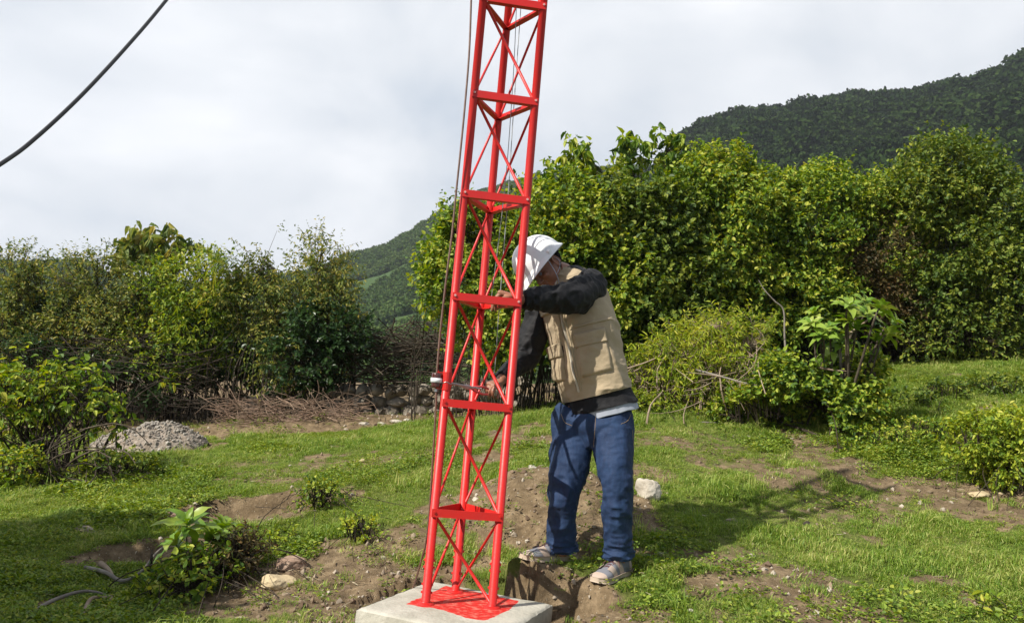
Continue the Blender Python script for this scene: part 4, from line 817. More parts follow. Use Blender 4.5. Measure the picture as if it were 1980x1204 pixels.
shrub('hedge_shrub', 'dense dark undergrowth filling the back of the right hedge', 'shrub', [(1080, 640, 90, 80, .3), (1230, 640, 90, 90), (1380, 610, 100, 90), (1530, 600, 100, 90), (1680, 600, 100, 90), (1820, 600, 100, 70), (1950, 600, 90, 80), (2080, 600, 90, 90)], 13.4, 'dark', .075, 30000, asp=.65, stems=60, group=GR, seed=19, inner=.3, tw=False, thick=.5)
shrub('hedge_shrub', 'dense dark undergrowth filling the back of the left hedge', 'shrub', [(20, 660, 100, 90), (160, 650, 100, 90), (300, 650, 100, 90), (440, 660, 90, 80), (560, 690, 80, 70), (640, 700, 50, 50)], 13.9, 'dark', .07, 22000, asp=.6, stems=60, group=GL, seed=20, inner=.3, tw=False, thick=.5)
shrub('hedge_shrub', 'low leafy growth in the shade at the foot of the large rounded shrub', 'shrub', [(1750, 665, 45, 28), (1880, 655, 70, 32), (1970, 650, 50, 34), (1820, 640, 60, 30), (1930, 610, 70, 30)], 12.0, 'mid', .05, 6500, asp=.6, stems=30, group=GR, seed=21, back=.4, stem_r=.005)
for i, (u, v, ru, rv, lb) in enumerate([(1106, 308, 28, 34, 'first drooping leaved sapling from the tower above the right hedge'), (1160, 328, 16, 28, 'small drooping leaved sapling, second from the tower above the right hedge'), (1222, 292, 26, 28, 'drooping leaved sapling with pale tips, third from the tower above the right hedge'), (1290, 288, 30, 28, 'fourth drooping leaved sapling from the tower, beside the start of the ridge')]):
    shrub('drooping_tree', lb, 'tree', [(u, v, ru, rv), (u + 4, v + 55, ru * .7, 40)], 11.9, 'bright', .10, 420, per=7, asp=.5, twig=.16, stems=10, seed=30 + i, droop=.8, up=.3, tw=60, group='drooping saplings over the right hedge')
# free standing plants
shrub('willowy_shrub', 'yellow green willowy shrub with bare crossing sticks right of the man', 'shrub', [(1392, 625, 50, 40), (1310, 680, 62, 42), (1250, 725, 45, 38), (1450, 660, 55, 48), (1380, 730, 95, 42), (1290, 745, 60, 32)], 9.4, 'lime', .055, 11000, per=10, asp=.22, twig=.22, stems=90, sparse=.12, seed=41, droop=.35, bark='deadwood', thick=.7, straight=.6, inner=.5)
shrub('creeper_mound', 'low mound of green creeper leaves under the big leaved plant', 'shrub', [(1545, 745, 62, 55), (1600, 780, 80, 48), (1650, 745, 50, 55), (1500, 800, 62, 30), (1570, 815, 90, 34), (1440, 800, 50, 28), (1630, 800, 60, 40)], 8.7, 'bright', .040, 22000, asp=.75, twig=.14, stems=8, seed=42, thick=.8)
shrub('leafy_sapling', 'bright leafy sapling in the left foreground with arching bare lower branches', 'tree', [(40, 765, 80, 42), (150, 770, 70, 36), (100, 728, 75, 22), (250, 735, 44, 26), (30, 825, 60, 30), (200, 805, 44, 20)], 8.2, 'bright', .06, 2500, per=8, asp=.5, twig=.2, stems=60, seed=43, sparse=.2, droop=.3, bark='darkbark', stem_r=.010, thick=.9, bases=[stand(*P(110, 960, 8.0)[:2], -.02), stand(*P(150, 940, 8.1)[:2], -.02), stand(*P(60, 950, 8.1)[:2], -.02)])
shrub('bright_weed_clump', 'lime green leafy clump on the bank at the right edge', 'weed', [(1905, 845, 62, 30), (1965, 850, 70, 45), (1870, 850, 42, 22), (1950, 905, 60, 38), (2030, 880, 70, 60)], 6.7, 'lime', .032, 12000, per=9, asp=.5, twig=.09, stems=30, seed=44, thick=.7, tw=200, stem_r=.0028)
shrub('bright_weed_clump', 'pale green leafy weed at the bottom right corner', 'weed', [(1900, 1175, 52, 22), (1945, 1185, 45, 26), (1850, 1185, 30, 14)], 4.72, 'lime', .042, 700, per=7, asp=.5, twig=.08, stems=16, seed=45, thick=.8, tw=60, stem_r=.0028)
shrub('dark_weed', 'dark purplish dead weed beside the rosette plant in the left foreground', 'weed', [(462, 1075, 42, 42), (480, 1120, 35, 30), (430, 1110, 30, 30)], 5.0, 'brown', .022, 3600, per=9, asp=.5, twig=.07, stems=60, seed=46, tw=300, stem_r=.0028)
shrub('low_weed', 'mixed small leaved weeds spreading at the bottom left', 'weed', [(390, 1120, 62, 40), (330, 1150, 60, 32), (270, 1165, 50, 25), (440, 1165, 45, 25), (370, 1180, 70, 22)], 4.75, 'bright', .032, 4200, per=8, asp=.6, twig=.08, stems=30, seed=47, tw=150, stem_r=.0028)

shrub('leafy_tree', 'leafy tree standing outside the picture on the left, its shade falling on the grass', 'tree', [(-3.75, 3.05, 1.35, .6, .6, .5), (-3.55, 2.5, 1.30, .6, .55, .5), (-4.2, 2.7, 1.2, .6, .6, .6), (-3.4, 2.05, 1.25, .5, .5, .45), (-4.3, 3.4, 1.4, .6, .6, .5)], 3, 'mid', .09, 26000, stems=40, seed=60, blobs_w=1, inner=.5)
shrub('hedge_shrub', 'green leafy shrub joining the reddish brown shrub to the large rounded one', 'shrub', [(1655, 405, 60, 40), (1715, 392, 50, 50), (1745, 440, 60, 70), (1600, 370, 50, 42), (1740, 520, 50, 60)], 12.3, 'bright', .048, 19000, asp=.6, stems=50, group=GR, back=.55, stem_r=.0065, seed=61)
shrub('low_weed', 'spreading broad leaved weed under the arching branches at the far left', 'weed', [(40, 905, 70, 28), (110, 930, 60, 24), (10, 960, 60, 34)], 7.4, 'bright', .034, 3600, per=8, asp=.6, twig=.09, stems=30, seed=62, tw=100, stem_r=.0028)
shrub('low_weed', 'dark leafy weed patch in front of the gravel heap', 'weed', [(235, 905, 62, 24), (290, 930, 45, 20), (180, 930, 50, 22)], 7.8, 'mid', .032, 3000, per=8, asp=.6, twig=.08, stems=30, seed=63, tw=100, stem_r=.0028)
shrub('low_weed', 'weed clump growing on the right rim of the eroded pit', 'weed', [(620, 955, 34, 20), (665, 1000, 38, 16), (610, 1005, 24, 12)], 6.3, 'bright', .026, 1600, per=8, asp=.6, twig=.06, stems=20, seed=64, tw=60, stem_r=.0025)
shrub('low_weed', 'fresh green weeds between the pit and the dirt beside the slab', 'weed', [(560, 1045, 40, 14), (620, 1060, 34, 12), (700, 1020, 36, 12)], 5.6, 'lime', .022, 1500, per=8, asp=.6, twig=.05, stems=20, seed=65, tw=60, stem_r=.0022)
shrub('low_weed', 'leafy green weed at the top of the bank near the right edge', 'weed', [(1760, 775, 60, 10), (1840, 755, 60, 8), (1930, 745, 60, 10)], 9.6, 'mid', .036, 3600, per=8, asp=.6, twig=.08, stems=30, seed=66, tw=100, stem_r=.0028)
shrub('low_weed', 'rough green weeds on the slope between the creeper mound and the lime clump', 'weed', [(1720, 845, 60, 9), (1650, 868, 55, 8), (1790, 825, 50, 9)], 8.0, 'bright', .028, 3000, per=8, asp=.6, twig=.06, stems=30, seed=67, tw=100, stem_r=.0025)
shrub('low_weed', 'low weeds at the foot of the willowy shrub next to the jeans', 'weed', [(1270, 790, 46, 16), (1330, 800, 40, 14), (1240, 775, 30, 16)], 9.2, 'lime', .030, 2000, per=8, asp=.5, twig=.07, stems=20, seed=68, tw=60, stem_r=.0025)
HAZE = 0.00028
# big leaved plants: whorls of long leaves at branch ends
def whorl(g, c, D, n, L_, asp, arch=.5):
    D = unit(D); a = g.random() * 6; C, Ds, Ns, Ls = [], [], [], []
    e1 = unit(np.cross(D, [.3, .9, .1])); e2 = np.cross(D, e1)
    for i in range(n):
        t = a + i * 2.4; up = .15 + .9 * i / n; rad = e1 * math.cos(t) + e2 * math.sin(t)
        Ds.append(unit(rad + D * up * .9 - UP * .1)); Ns.append(unit(D + rad * -.3)); C.append(c + D * .05 * i / n); Ls.append(L_ * g.uniform(.7, 1.15) * (1 - .45 * i / n))
    return map(np.array, (C, Ds, Ns, Ls))
def bigleaf(C, D, N_, L_, asp, arch, g):       # long leaf of 6 strips, arched, with a midrib fold
    V, F = [], []; k = 7; t = np.linspace(0, 1, k); w = np.sin(np.pi * np.clip(t, 0, 1) ** .75) ** .8; w[0] = .08; w[-1] = .01; o = 0
    for c, d, n_, l in zip(C, D, N_, L_):
        s_ = unit(np.cross(d, n_)); n_ = np.cross(s_, d); W_ = l * asp; ar = arch * g.uniform(.5, 1.4); wav = g.normal(size=(k, 2)) * .03 * l
        ctr = c + d * (l * t * (1 - .12 * t))[:, None] + n_ * (.10 * l * np.sin(t * 2.2) - ar * l * .5 * t ** 2)[:, None]
        Lf = ctr + s_ * (W_ / 2 * w)[:, None] + n_ * (W_ * .16 * w + wav[:, 0] * w)[:, None]; Rt = ctr - s_ * (W_ / 2 * w)[:, None] + n_ * (W_ * .16 * w + wav[:, 1] * w)[:, None]
        V.append(np.stack([Lf, ctr, Rt], 1).reshape(-1, 3)); F.append(gridfaces(k, 3) + o); o += k * 3
    return np.concatenate(V), [np.concatenate(F)]
def bigplant(name, label, cat, base, heads, L_, asp, lm, nper=11, seed=0, arch=.6, r=.016, bark='bark', extra=0):
    g = np.random.default_rng(seed); T = empty(name, base, label, cat); b = MB(); sb = MB()
    for h, d in heads:
        h = np.array(h); C, D, N_, Ls = whorl(g, h, d, nper, L_, asp); b.add(*bigleaf(C, D, N_, Ls, asp, arch, g))
        mid = base + (h - base) * .55 + g.normal(size=3) * .05; tube(sb, [base, mid, h - unit(d) * .08, h + unit(d) * .05], [r, r * .8, r * .55, r * .3], 8, n=14)
        for k in range(extra):
            q = mid + (h - mid) * g.random(); dd = unit(g.normal(size=3) + UP * .2); b.add(*bigleaf([q], [dd], [UP], [L_ * g.uniform(.5, .9)], asp, arch, g))
    b.build('foliage', LM[lm], T, True); sb.build('stems', M[bark], T, True)
LM['big'] = leafmat('leaf_big', [(0.1013, 0.2025, 0.0252), (0.1688, 0.2869, 0.0338), (0.2531, 0.3544, 0.0506), (0.3375, 0.3881, 0.0844)], rough=.38, trans=.3)
g0 = np.random.default_rng(5); bs = stand(*P(1625, 790, 8.7)[:2], -.02)
hd = []
for u, v in [(1578, 612), (1605, 640), (1640, 598), (1672, 612), (1700, 600), (1722, 625), (1655, 640), (1690, 660), (1590, 655), (1625, 668), (1570, 632), (1668, 588), (1712, 650), (1640, 625)]:
    hd.append((P(u, v, 8.3 + g0.uniform(-.3, .3)), np.array([(u - 1640) / 130, g0.uniform(-.8, .1), .8])))
for u, v in [(1600, 700), (1660, 700), (1690, 690), (1640, 720)]: hd.append((P(u, v, 8.6), np.array([(u - 1640) / 90, -.4, .5])))
bigplant('large_leaved_plant', 'tall plant with large pale green leaves and one broken grey branch', 'shrub', bs, hd, .20, .38, 'big', 12, 51, extra=2)
bs = stand(*P(385, 1125, 4.85)[:2], -.02)
bigplant('rosette_plant', 'young plant with a star of long pale green leaves in the left foreground', 'plant', bs, [(P(362, 1022, 4.8), (0, -.35, 1)), (P(402, 1045, 4.95), (.3, -.1, 1)), (P(425, 1030, 5.1), (.2, .1, 1)), (P(345, 1060, 4.9), (-.5, -.2, .9))], .20, .33, 'big', 12, 52, arch=.45, r=.007, extra=1)
# grass-like creeper blades in the left hedge
def blades(mb, g, c, n, L_, W_, spread=.8):
    k = 5; t = np.linspace(0, 1, k)
    for i in range(n):
        a = g.random() * 6.28; d = np.array([math.cos(a), math.sin(a), 0]); l = L_ * g.uniform(.6, 1.2); s_ = np.array([-d[1], d[0], 0]); up = g.uniform(.5, 1.1)
        ctr = c + g.normal(size=3) * .06 + d * (l * spread * t ** 1.3)[:, None] + UP * (l * (up * t - .75 * t ** 2))[:, None]; w = W_ * (1 - t) ** .6 + .0006
        mb.add(np.stack([ctr + s_ * w[:, None] / 2, ctr - s_ * w[:, None] / 2], 1), [gridfaces(k, 2)])
g0 = np.random.default_rng(6); b = MB()
for u, v in [(395, 540), (410, 560), (380, 590), (360, 640), (345, 620), (420, 520), (430, 500), (400, 620), (330, 650)]:
    blades(b, g0, P(u, v, 11.9), 16, .42, .012)
o = b.build('climbing_grass', LM['bright']); tag(o, 'long arching grass blades trailing over the middle of the left hedge', 'grass clump')
# dead sticks
def arcs(mb, g, n, u0, u1, v0, v1, Y, ln, r, k=4, flat=.5, dy=.35):
    for i in range(n):
        y = Y + g.uniform(-dy, dy); c = P(g.uniform(u0, u1), g.uniform(v0, v1), y); a = g.uniform(0, math.pi); e_ = g.normal() * flat
        d = unit([math.cos(a) * 1.6 * (1 if g.random() < .5 else -1), math.sin(a) * .7, e_]); l = ln * g.uniform(.4, 1.3); s_ = unit(g.normal(size=3)); bow = g.uniform(-.22, .22) * l
        p = [c - d * l / 2, c - d * l / 6 + s_ * bow, c + d * l / 6 + s_ * bow * .9, c + d * l / 2]
        for q in p: q[2] = max(q[2], ground_h(q[0], q[1]) + .01)
        r_ = r * g.uniform(.4, 1.4); tube(mb, p, [r_, r_ * .8, r_ * .6, r_ * .25], k, n=7, caps=False)
g0 = np.random.default_rng(61)
M['drypink'] = mat('dry_brush', (.16, .10, .07), .9, noise=(5, (.30, .22, .16), .35, .7), spec=.15)
for nm, args, mt, lb in [('brush_pile', (300, 430, 690, 772, 824, 11.5, .6, .005), 'drypink', 'heap of dry pinkish brushwood on the ground at the foot of the open shrub'),
                 ('brush_pile', (380, 710, 880, 640, 745, 12.4, .9, .008), 'bark', 'tangle of grey dead branches lying over the stone wall left of the tower'),
                 ('brush_pile', (170, 60, 420, 650, 800, 12.0, .8, .007), 'darkbark', 'dark tangle of dead twigs under the left hedge behind the gravel heap'),
                 ('brush_pile', (34, 1300, 1500, 700, 790, 8.9, .5, .005), 'deadwood', 'loose dead sticks lying in front of the willowy shrub')]:
    b = MB(); arcs(b, g0, *args, flat=.45 if nm else .5); tag(b.build(nm, M[mt]), lb, 'brush pile')
def stick(name, label, pts, r, m_k, k=7):
    b = MB(); tube(b, pts, np.linspace(r, r * .35, len(pts)), k, n=len(pts) * 5); return tag(b.build(name, M[m_k], smooth=True), label, 'branch'), b
def onG(u, v, dz=.01): p = G(u, v); return p + [0, 0, dz]
# upright bare branches
stick('bare_branch', 'thin crooked bare branch rising above the willowy shrub', [P(1520, 690, 9.3), P(1517, 650, 9.3), P(1515, 600, 9.3), P(1498, 582, 9.3), P(1478, 560, 9.3), P(1466, 540, 9.3)], .011, 'greywood')
stick('bare_branch', 'bleached forked stick crossing in the willowy shrub', [P(1410, 700, 9.0), P(1440, 690, 9.0), P(1425, 710, 9.0), P(1460, 735, 9.0), P(1480, 745, 9.0)], .008, 'deadwood')
stick('bare_branch', 'long grey fallen branch leaning through the front of the willowy shrub', [P(1345, 715, 8.9), P(1395, 728, 8.8), P(1440, 740, 8.7), P(1490, 750, 8.6)], .013, 'greywood')
stick('bare_branch', 'thick grey stub standing under the large leaved plant', [P(1627, 735, 8.45), P(1626, 700, 8.45), P(1623, 660, 8.45)], .022, 'greywood')
stick('bare_branch', 'pinkish grey branch slanting up through the large leaved plant', [P(1630, 655, 8.4), P(1660, 632, 8.4), P(1690, 610, 8.4)], .016, 'deadwood')
stick('bare_branch', 'pale cut branch lying level below the large leaved plant', [P(1580, 710, 8.35), P(1615, 716, 8.35), P(1650, 718, 8.35)], .013, 'deadwood')
stick('fallen_stick', 'grey stick lying in the grass before the willowy shrub', [onG(1352, 818), onG(1380, 821, .02), onG(1408, 822)], .009, 'greywood')
stick('fallen_stick', 'thin grey stick on the bank near the lime clump', [onG(1745, 902), onG(1790, 888, .03), onG(1835, 876)], .008, 'greywood')
stick('fallen_branch', 'forked grey branch lying in weeds near the rosette plant', [onG(163, 1108, .03), onG(200, 1125, .05), onG(235, 1138, .04), onG(270, 1128, .06), onG(300, 1110, .12), onG(345, 1092, .16)], .012, 'greywood')
stick('fallen_branch', 'pale broken branch stub lying beside the forked grey branch', [onG(192, 1104, .04), onG(207, 1120, .05), onG(222, 1134, .03)], .016, 'deadwood')
stick('fallen_branch', 'long curved grey branch at the bottom left corner', [onG(45, 1201, .02), onG(100, 1178, .04), onG(150, 1165, .05), onG(185, 1161, .04), onG(218, 1165, .02)], .011, 'greywood')
stick('fallen_branch', 'twisted beige branch under the long curved grey one', [onG(158, 1203, .02), onG(172, 1180, .05), onG(200, 1172, .04), onG(214, 1166, .03), onG(200, 1190, .03)], .011, 'deadwood')
stick('bare_branch', 'dark upright stick behind the rosette plant', [onG(285, 1120, 0), P(292, 1085, 4.85), P(294, 1062, 4.9)], .012, 'darkbark')
for i, pp in enumerate([[(110, 960, 8.0), (130, 900, 7.7), (190, 868, 7.5), (240, 872, 7.4), (262, 895, 7.35)], [(60, 950, 8.1), (85, 900, 7.7), (130, 875, 7.5), (180, 870, 7.4), (215, 885, 7.3)], [(150, 940, 8.1), (200, 900, 7.8), (235, 905, 7.6), (200, 925, 7.5), (175, 905, 7.4)]]):
    stick('arching_branch', ['upper dark arching branch below the left leafy sapling', 'lower dark arching branch at the far left below the leafy sapling', 'small hooked dark branch below the leafy sapling'][i], [P(*q) for q in pp], .011, 'bark')
b = MB(); arcs(b, g0, 55, 40, 250, 845, 925, 7.7, .55, .0055, flat=.8); tag(b.build('brush_pile', M['bark']), 'bare dark twigs hanging under the leafy sapling at the left', 'brush pile')
# ------------------------------------------------------------------ stone walls
def wall(label, u0, u1, v_top, Y, h, seed, base_v):
    g = np.random.default_rng(seed); b = MB(); a, c = P(u0, base_v, Y), P(u1, base_v, Y); Lw = np.linalg.norm((c - a)[:2]); x = 0; rows = max(2, int(h / .13))
    for r in range(rows):
        x = g.uniform(0, .1)
        while x < Lw:
            w_ = g.uniform(.10, .26); p = a + (c - a) * (x / Lw); zz = ground_h(p[0], p[1]) + .04 + r * h / rows
            rock(b, [p[0], p[1] + g.normal() * .03, zz + g.normal() * .01], [w_ * .66, g.uniform(.12, .16), h / rows * .72 * g.uniform(.8, 1.2)], int(g.integers(1e6)), 2, .15, 6); x += w_ * 1.02
    tag(b.build('stone_wall', M['wallrock']), label, 'stone wall')
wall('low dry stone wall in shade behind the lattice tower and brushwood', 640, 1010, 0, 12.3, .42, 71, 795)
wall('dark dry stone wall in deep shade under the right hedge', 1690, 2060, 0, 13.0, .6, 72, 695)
# ------------------------------------------------------------------ gravel heap, rocks
g0 = np.random.default_rng(81); hc = G(285, 866); n = 130
a = np.linspace(-1, 1, n); A, B = np.meshgrid(a, a, indexing='ij'); HX, HY = hc[0] + A * .60, hc[1] + B * .45
rad = np.hypot(A * .95 + .12 * n2(A, B, 1.5, 2, 80), B) ; hh = .25 * (1 - np.exp(-2.2 * np.clip(1 - rad, 0, 1))) / .89 * (1 + .35 * n2(A, B, 3, 3, 82)) ; zz = ground_h(HX, HY) + hh + .012 * n2(HX, HY, 26, 3, 83) * (rad < 1) - .02 * (rad > .97)
M['gravel'] = mat('gravel', (.20, .16, .12), .95, noise=(16, (.38, .33, .28), .35, .7), bump=(90, .9, .012), spec=.15)
hp_ = empty('gravel_heap', (hc[0], hc[1], float(ground_h(hc[0], hc[1]))), 'pale grey brown gravel heap in front of the left hedge', 'gravel heap')
b = MB(); b.add(np.stack([HX, HY, zz], -1), [gridfaces(n, n)[:, ::-1]]); b.build('heap', M['gravel'], hp_, True)
b = MB()
M['gravelstone'] = mat('gravel_stone', (.18, .155, .13), .95, noise=(9, (.44, .41, .36), .4, .7))
for i in range(1900):
    r = g0.random() ** .6 * .99; t = g0.random() * 6.28; i_, j_ = int((r * math.cos(t) / 1 + 1) / 2 * (n - 1)), int((r * math.sin(t) + 1) / 2 * (n - 1)); s_ = .004 + .020 * g0.random() ** 3
    V, F = ICO[1]; b.add((V + g0.normal(size=V.shape) * .15) * s_ * g0.uniform(.6, 1.2, 3) + [HX[i_, j_], HY[i_, j_], zz[i_, j_] + s_ * .4], F)
tag(b.build('stones', M['gravelstone'], hp_), kind='stuff')
def stone(u, v, r, m_k, label, seed, sink=.55, rough=.25, cat='rock'):
    p = G(u, v); b = MB(); r = np.array(r); rock(b, [0, 0, 0], r, seed, 4 if max(r) > .05 else 3, rough)
    V = b.v[0]; zb = V[:, 2].min(); b.v[0] = V + p + [0, 0, -zb - sink * r[2]]
    tag(b.build('rock', M[m_k], smooth=False, loc=p), label, cat)
for u, v, r, mk_, lb, sd in [
    (1252, 958, (.085, .055, .09), 'paverock', 'jagged chalk white rock on the grass right of the jeans', 1), (1897, 962, (.085, .05, .035), 'tanrock', 'flat tan stone lying at the right side below the bank', 2),
    (538, 1132, (.085, .065, .05), 'tanrock', 'rounded pale boulder in the left foreground beside the dirt', 3), (556, 1098, (.095, .06, .055), 'redrock', 'angular brownish block behind the rounded pale boulder', 4),
    (337, 1003, (.06, .045, .04), 'redrock', 'reddish stone at the left end of the eroded pit', 5), (700, 893, (.032, .025, .02), 'tanrock', 'small tan stone on the worn grass left of the tower', 6),
    (690, 910, (.026, .02, .016), 'tanrock', 'smaller tan stone just in front of the small tan stone left of the tower', 7), (165, 1030, (.075, .03, .035), 'rock', 'narrow grey stone tilted in the shade at the left', 8),
    (640, 765, (.0, .0, .0), '', '', 0), (1335, 1183, (.018, .014, .012), 'paverock', 'tiny white stone in the bottom grass right of centre', 9),
    (1415, 1010, (.035, .03, .02), 'rock', 'dark earth clod in the man\'s shadow', 10), (1560, 1016, (.022, .02, .022), 'darkclod', 'small black clod in the open grass', 11),
    (1840, 1020, (.03, .03, .02), 'darkclod', 'dark clod in the grass at the right', 12), (1455, 1075, (.02, .015, .012), 'paverock', 'tiny pale stone in the grass at the strip of dirt', 13),
    (1030, 905, (.03, .025, .018), 'paverock', 'pale stone on the top of the dirt mound', 14), (920, 968, (.022, .02, .016), 'paverock', 'light stone on the left of the dirt mound seen through the tower', 15),
    (972, 1088, (.022, .018, .014), 'paverock', 'white stone beside the toe of the far shoe', 16), (1935, 955, (.03, .025, .015), 'tanrock', 'small beige stone right of the flat tan stone', 17),
    (1580, 1185, (.02, .02, .015), 'paverock', 'small pale stone beside the bottom right weed', 18)]:
    if r[0]: 
        if mk_ == 'darkclod': M.setdefault('darkclod', mat('dark_clod', (.035, .027, .02), .95))
        stone(u, v, r, mk_, lb, sd)
for i, (u, v, s_) in enumerate([(705, 822, .07), (738, 820, .05), (765, 818, .08), (790, 815, .06), (812, 818, .04)]):
    stone(u, v, (s_, s_ * .7, s_ * .35), 'paverock', ['leftmost white stone of the row edging the bare soil behind', 'second white stone from the left in the row behind the grass', 'largest middle white stone of the row edging the soil behind', 'fourth white stone of the row, left of the brown cable', 'small last white stone of the row nearest the brown cable'][i], 90 + i, .3)
stone(884, 775, (.14, .10, .11), 'paverock', 'squarish pale wall stone seen through the tower beside the pliers', 97, .1)
# loose pebbles and clods over the bare soil
def scatter(n, seed, fn, x0=-6, x1=8, y0=2.2, y1=12):
    g = np.random.default_rng(seed); r = y0 * (y1 / y0) ** g.random(n * 3); t = g.uniform(-.72, .72, n * 3); x, y = r * np.tan(t) , r; p = fn(x, y); k = g.random(n * 3) < p; return x[k][:n], y[k][:n], g
def clear(x, y): return (np.array([polydist(x, y, SL)]) < -.01)[0]
px, py, g = scatter(9000, 91, lambda x, y: soil_mask(x, y) ** 2 * .8 + .02)
k = clear(px, py); px, py = px[k], py[k]; pz = ground_h(px, py); V, F = ICO[1]; s_ = .003 + .012 * g.random(len(px)) ** 4 + .002 * g.random(len(px)); s_ *= (1 + py * .06)
VV = (V[None] * (1 + .3 * g.normal(size=(len(px), len(V), 3)))) * s_[:, None, None] * g.uniform(.6, 1.2, (len(px), 1, 3)) + np.stack([px, py, pz + s_ * .15], -1)[:, None]
M['pebble'] = leafmat('pebble', [(.10, .065, .04), (.17, .12, .08), (.24, .18, .12), (.40, .35, .28)], rough=.9, trans=0)
b = MB(); b.add(VV.reshape(-1, 3), [(F[None] + (np.arange(len(px)) * len(V))[:, None, None]).reshape(-1, 3)]); tag(b.build('pebbles', M['pebble']), 'small loose stones and crumbs of soil on the bare patches', 'pebbles', kind='stuff')
lx, ly, g = scatter(2600, 92, lambda x, y: .25 + .5 * soil_mask(x, y)); k = clear(lx, ly); lx, ly = lx[k], ly[k]; lz = ground_h(lx, ly); b = MB(); n = len(lx); a = g.random(n) * 6.28; L_ = g.uniform(.02, .08, n); w_ = g.uniform(.0015, .004, n)
d = np.stack([np.cos(a), np.sin(a), g.normal(size=n) * .15], -1); b.add(*leaves(np.stack([lx, ly, lz + .008 + .012 * g.random(n)], -1), d, UP + g.normal(size=(n, 3)) * .3, L_, w_ * 2.5, droop=.05))
LM['straw'] = leafmat('straw', [(.10, .07, .04), (.22, .17, .10), (.36, .30, .19), (.44, .40, .30)], rough=.8, trans=.1); tag(b.build('litter', LM['straw']), 'scattered dry stalks, leaf litter and chips on the ground', 'litter', kind='stuff')
# ------------------------------------------------------------------ grass and ground cover, instanced
def instancer(name, label, pts, scl, rot, idx, protos, mt, cat='grass', kind='stuff', mats=None):
    me = bpy.data.meshes.new(name); me.vertices.add(len(pts)); me.vertices.foreach_set('co', pts.astype(np.float32).ravel())
    for k_, a_, ty in (('scl', scl, 'FLOAT'), ('idx', idx, 'INT')): at = me.attributes.new(k_, ty, 'POINT'); at.data.foreach_set('value', a_)
    at = me.attributes.new('rot', 'FLOAT_VECTOR', 'POINT'); at.data.foreach_set('vector', rot.astype(np.float32).ravel())
    o = bpy.data.objects.new(name, me); COL.objects.link(o); tag(o, label, cat, kind=kind)
    c = bpy.data.collections.new(name + '_kinds')
    for i, p in enumerate(protos): c.objects.link(p)
    for i, p in enumerate(protos):
        COL.objects.unlink(p); p.name = f'{name}_kind.{i:03d}'
    ng = bpy.data.node_groups.new(name, 'GeometryNodeTree'); ng.interface.new_socket('Geometry', in_out='INPUT', socket_type='NodeSocketGeometry'); ng.interface.new_socket('Geometry', in_out='OUTPUT', socket_type='NodeSocketGeometry')
    Nn = ng.nodes.new; gi, go = Nn('NodeGroupInput'), Nn('NodeGroupOutput'); ci = Nn('GeometryNodeCollectionInfo'); ci.inputs[0].default_value = c; ci.inputs['Separate Children'].default_value = True; ci.inputs['Reset Children'].default_value = True
    ip = Nn('GeometryNodeInstanceOnPoints'); ip.inputs['Pick Instance'].default_value = True
    def na(nm, dt): q = Nn('GeometryNodeInputNamedAttribute'); q.data_type = dt; q.inputs[0].default_value = nm; return [s for s in q.outputs if s.enabled][0]
    mv = Nn('GeometryNodeMeshToPoints'); L = ng.links.new
    L(gi.outputs[0], mv.inputs[0]); L(mv.outputs[0], ip.inputs['Points']); L(ci.outputs[0], ip.inputs['Instance']); L(na('idx', 'INT'), ip.inputs['Instance Index']); L(na('rot', 'FLOAT_VECTOR'), ip.inputs['Rotation']); L(na('scl', 'FLOAT'), ip.inputs['Scale']); L(ip.outputs[0], go.inputs[0])
    md = o.modifiers.new('scatter', 'NODES'); md.node_group = ng; return o
def tuft(seed, n, h, w_, rad, mt, lean=.5):
    g = np.random.default_rng(seed); b = MB()
    for i in range(n):
        a = g.random() * 6.28; r = rad * math.sqrt(g.random()); c = np.array([r * math.cos(a), r * math.sin(a), -.004]); a2 = g.random() * 6.28; d = np.array([math.cos(a2), math.sin(a2), 0]); s_ = np.array([-d[1], d[0], 0]); l = h * g.uniform(.45, 1.25); q = lean * g.uniform(.1, 1.5)
        p1 = c + UP * l * .55 + d * l * q * .25; p2 = c + UP * l * (1 - .35 * q) + d * l * q; b.add([c + s_ * w_ / 2, c - s_ * w_ / 2, p1 - s_ * w_ * .4, p1 + s_ * w_ * .4, p2], [np.array([[0, 1, 2, 3]]), np.array([[3, 2, 4]])])
    return b.build('tuft', mt)
def weedtuft(seed, n, L_, mt, hgt=.035, rad=.05):
    g = np.random.default_rng(seed); a = g.random(n) * 6.28; r = rad * np.sqrt(g.random(n)); C = np.stack([r * np.cos(a), r * np.sin(a), g.random(n) * hgt], -1); D = np.stack([np.cos(a) + g.normal(size=n) * .6, np.sin(a) + g.normal(size=n) * .6, g.uniform(-.1, .5, n)], -1)
    b = MB(); b.add(*leaves(C, D, UP + g.normal(size=(n, 3)) * .35, L_ * g.uniform(.6, 1.2, n), L_ * .6 * g.uniform(.7, 1.2, n), droop=.2)); return b.build('weed', mt)
LM['grass'] = leafmat('grass_blade', [(0.0907, 0.1705, 0.023), (0.1542, 0.2606, 0.0328), (0.2176, 0.3408, 0.0459), (0.3083, 0.3809, 0.082), (0.4715, 0.4611, 0.164)], rough=.5, trans=.35, clump=2.2)
LM['weed'] = leafmat('ground_weed', [(0.0804, 0.1436, 0.0191), (0.1507, 0.2393, 0.0287), (0.241, 0.3253, 0.0399), (0.3415, 0.3636, 0.0559)], rough=.5, trans=.3, clump=1.5)
keepout = [(SL, .0)]
FEET = [np.array(P(1018, 1084, 4.88)[:2]), np.array(P(1155, 1122, 4.66)[:2]), np.array(P(1060, 1082, 4.95)[:2]), np.array(P(1183, 1110, 4.77)[:2])]
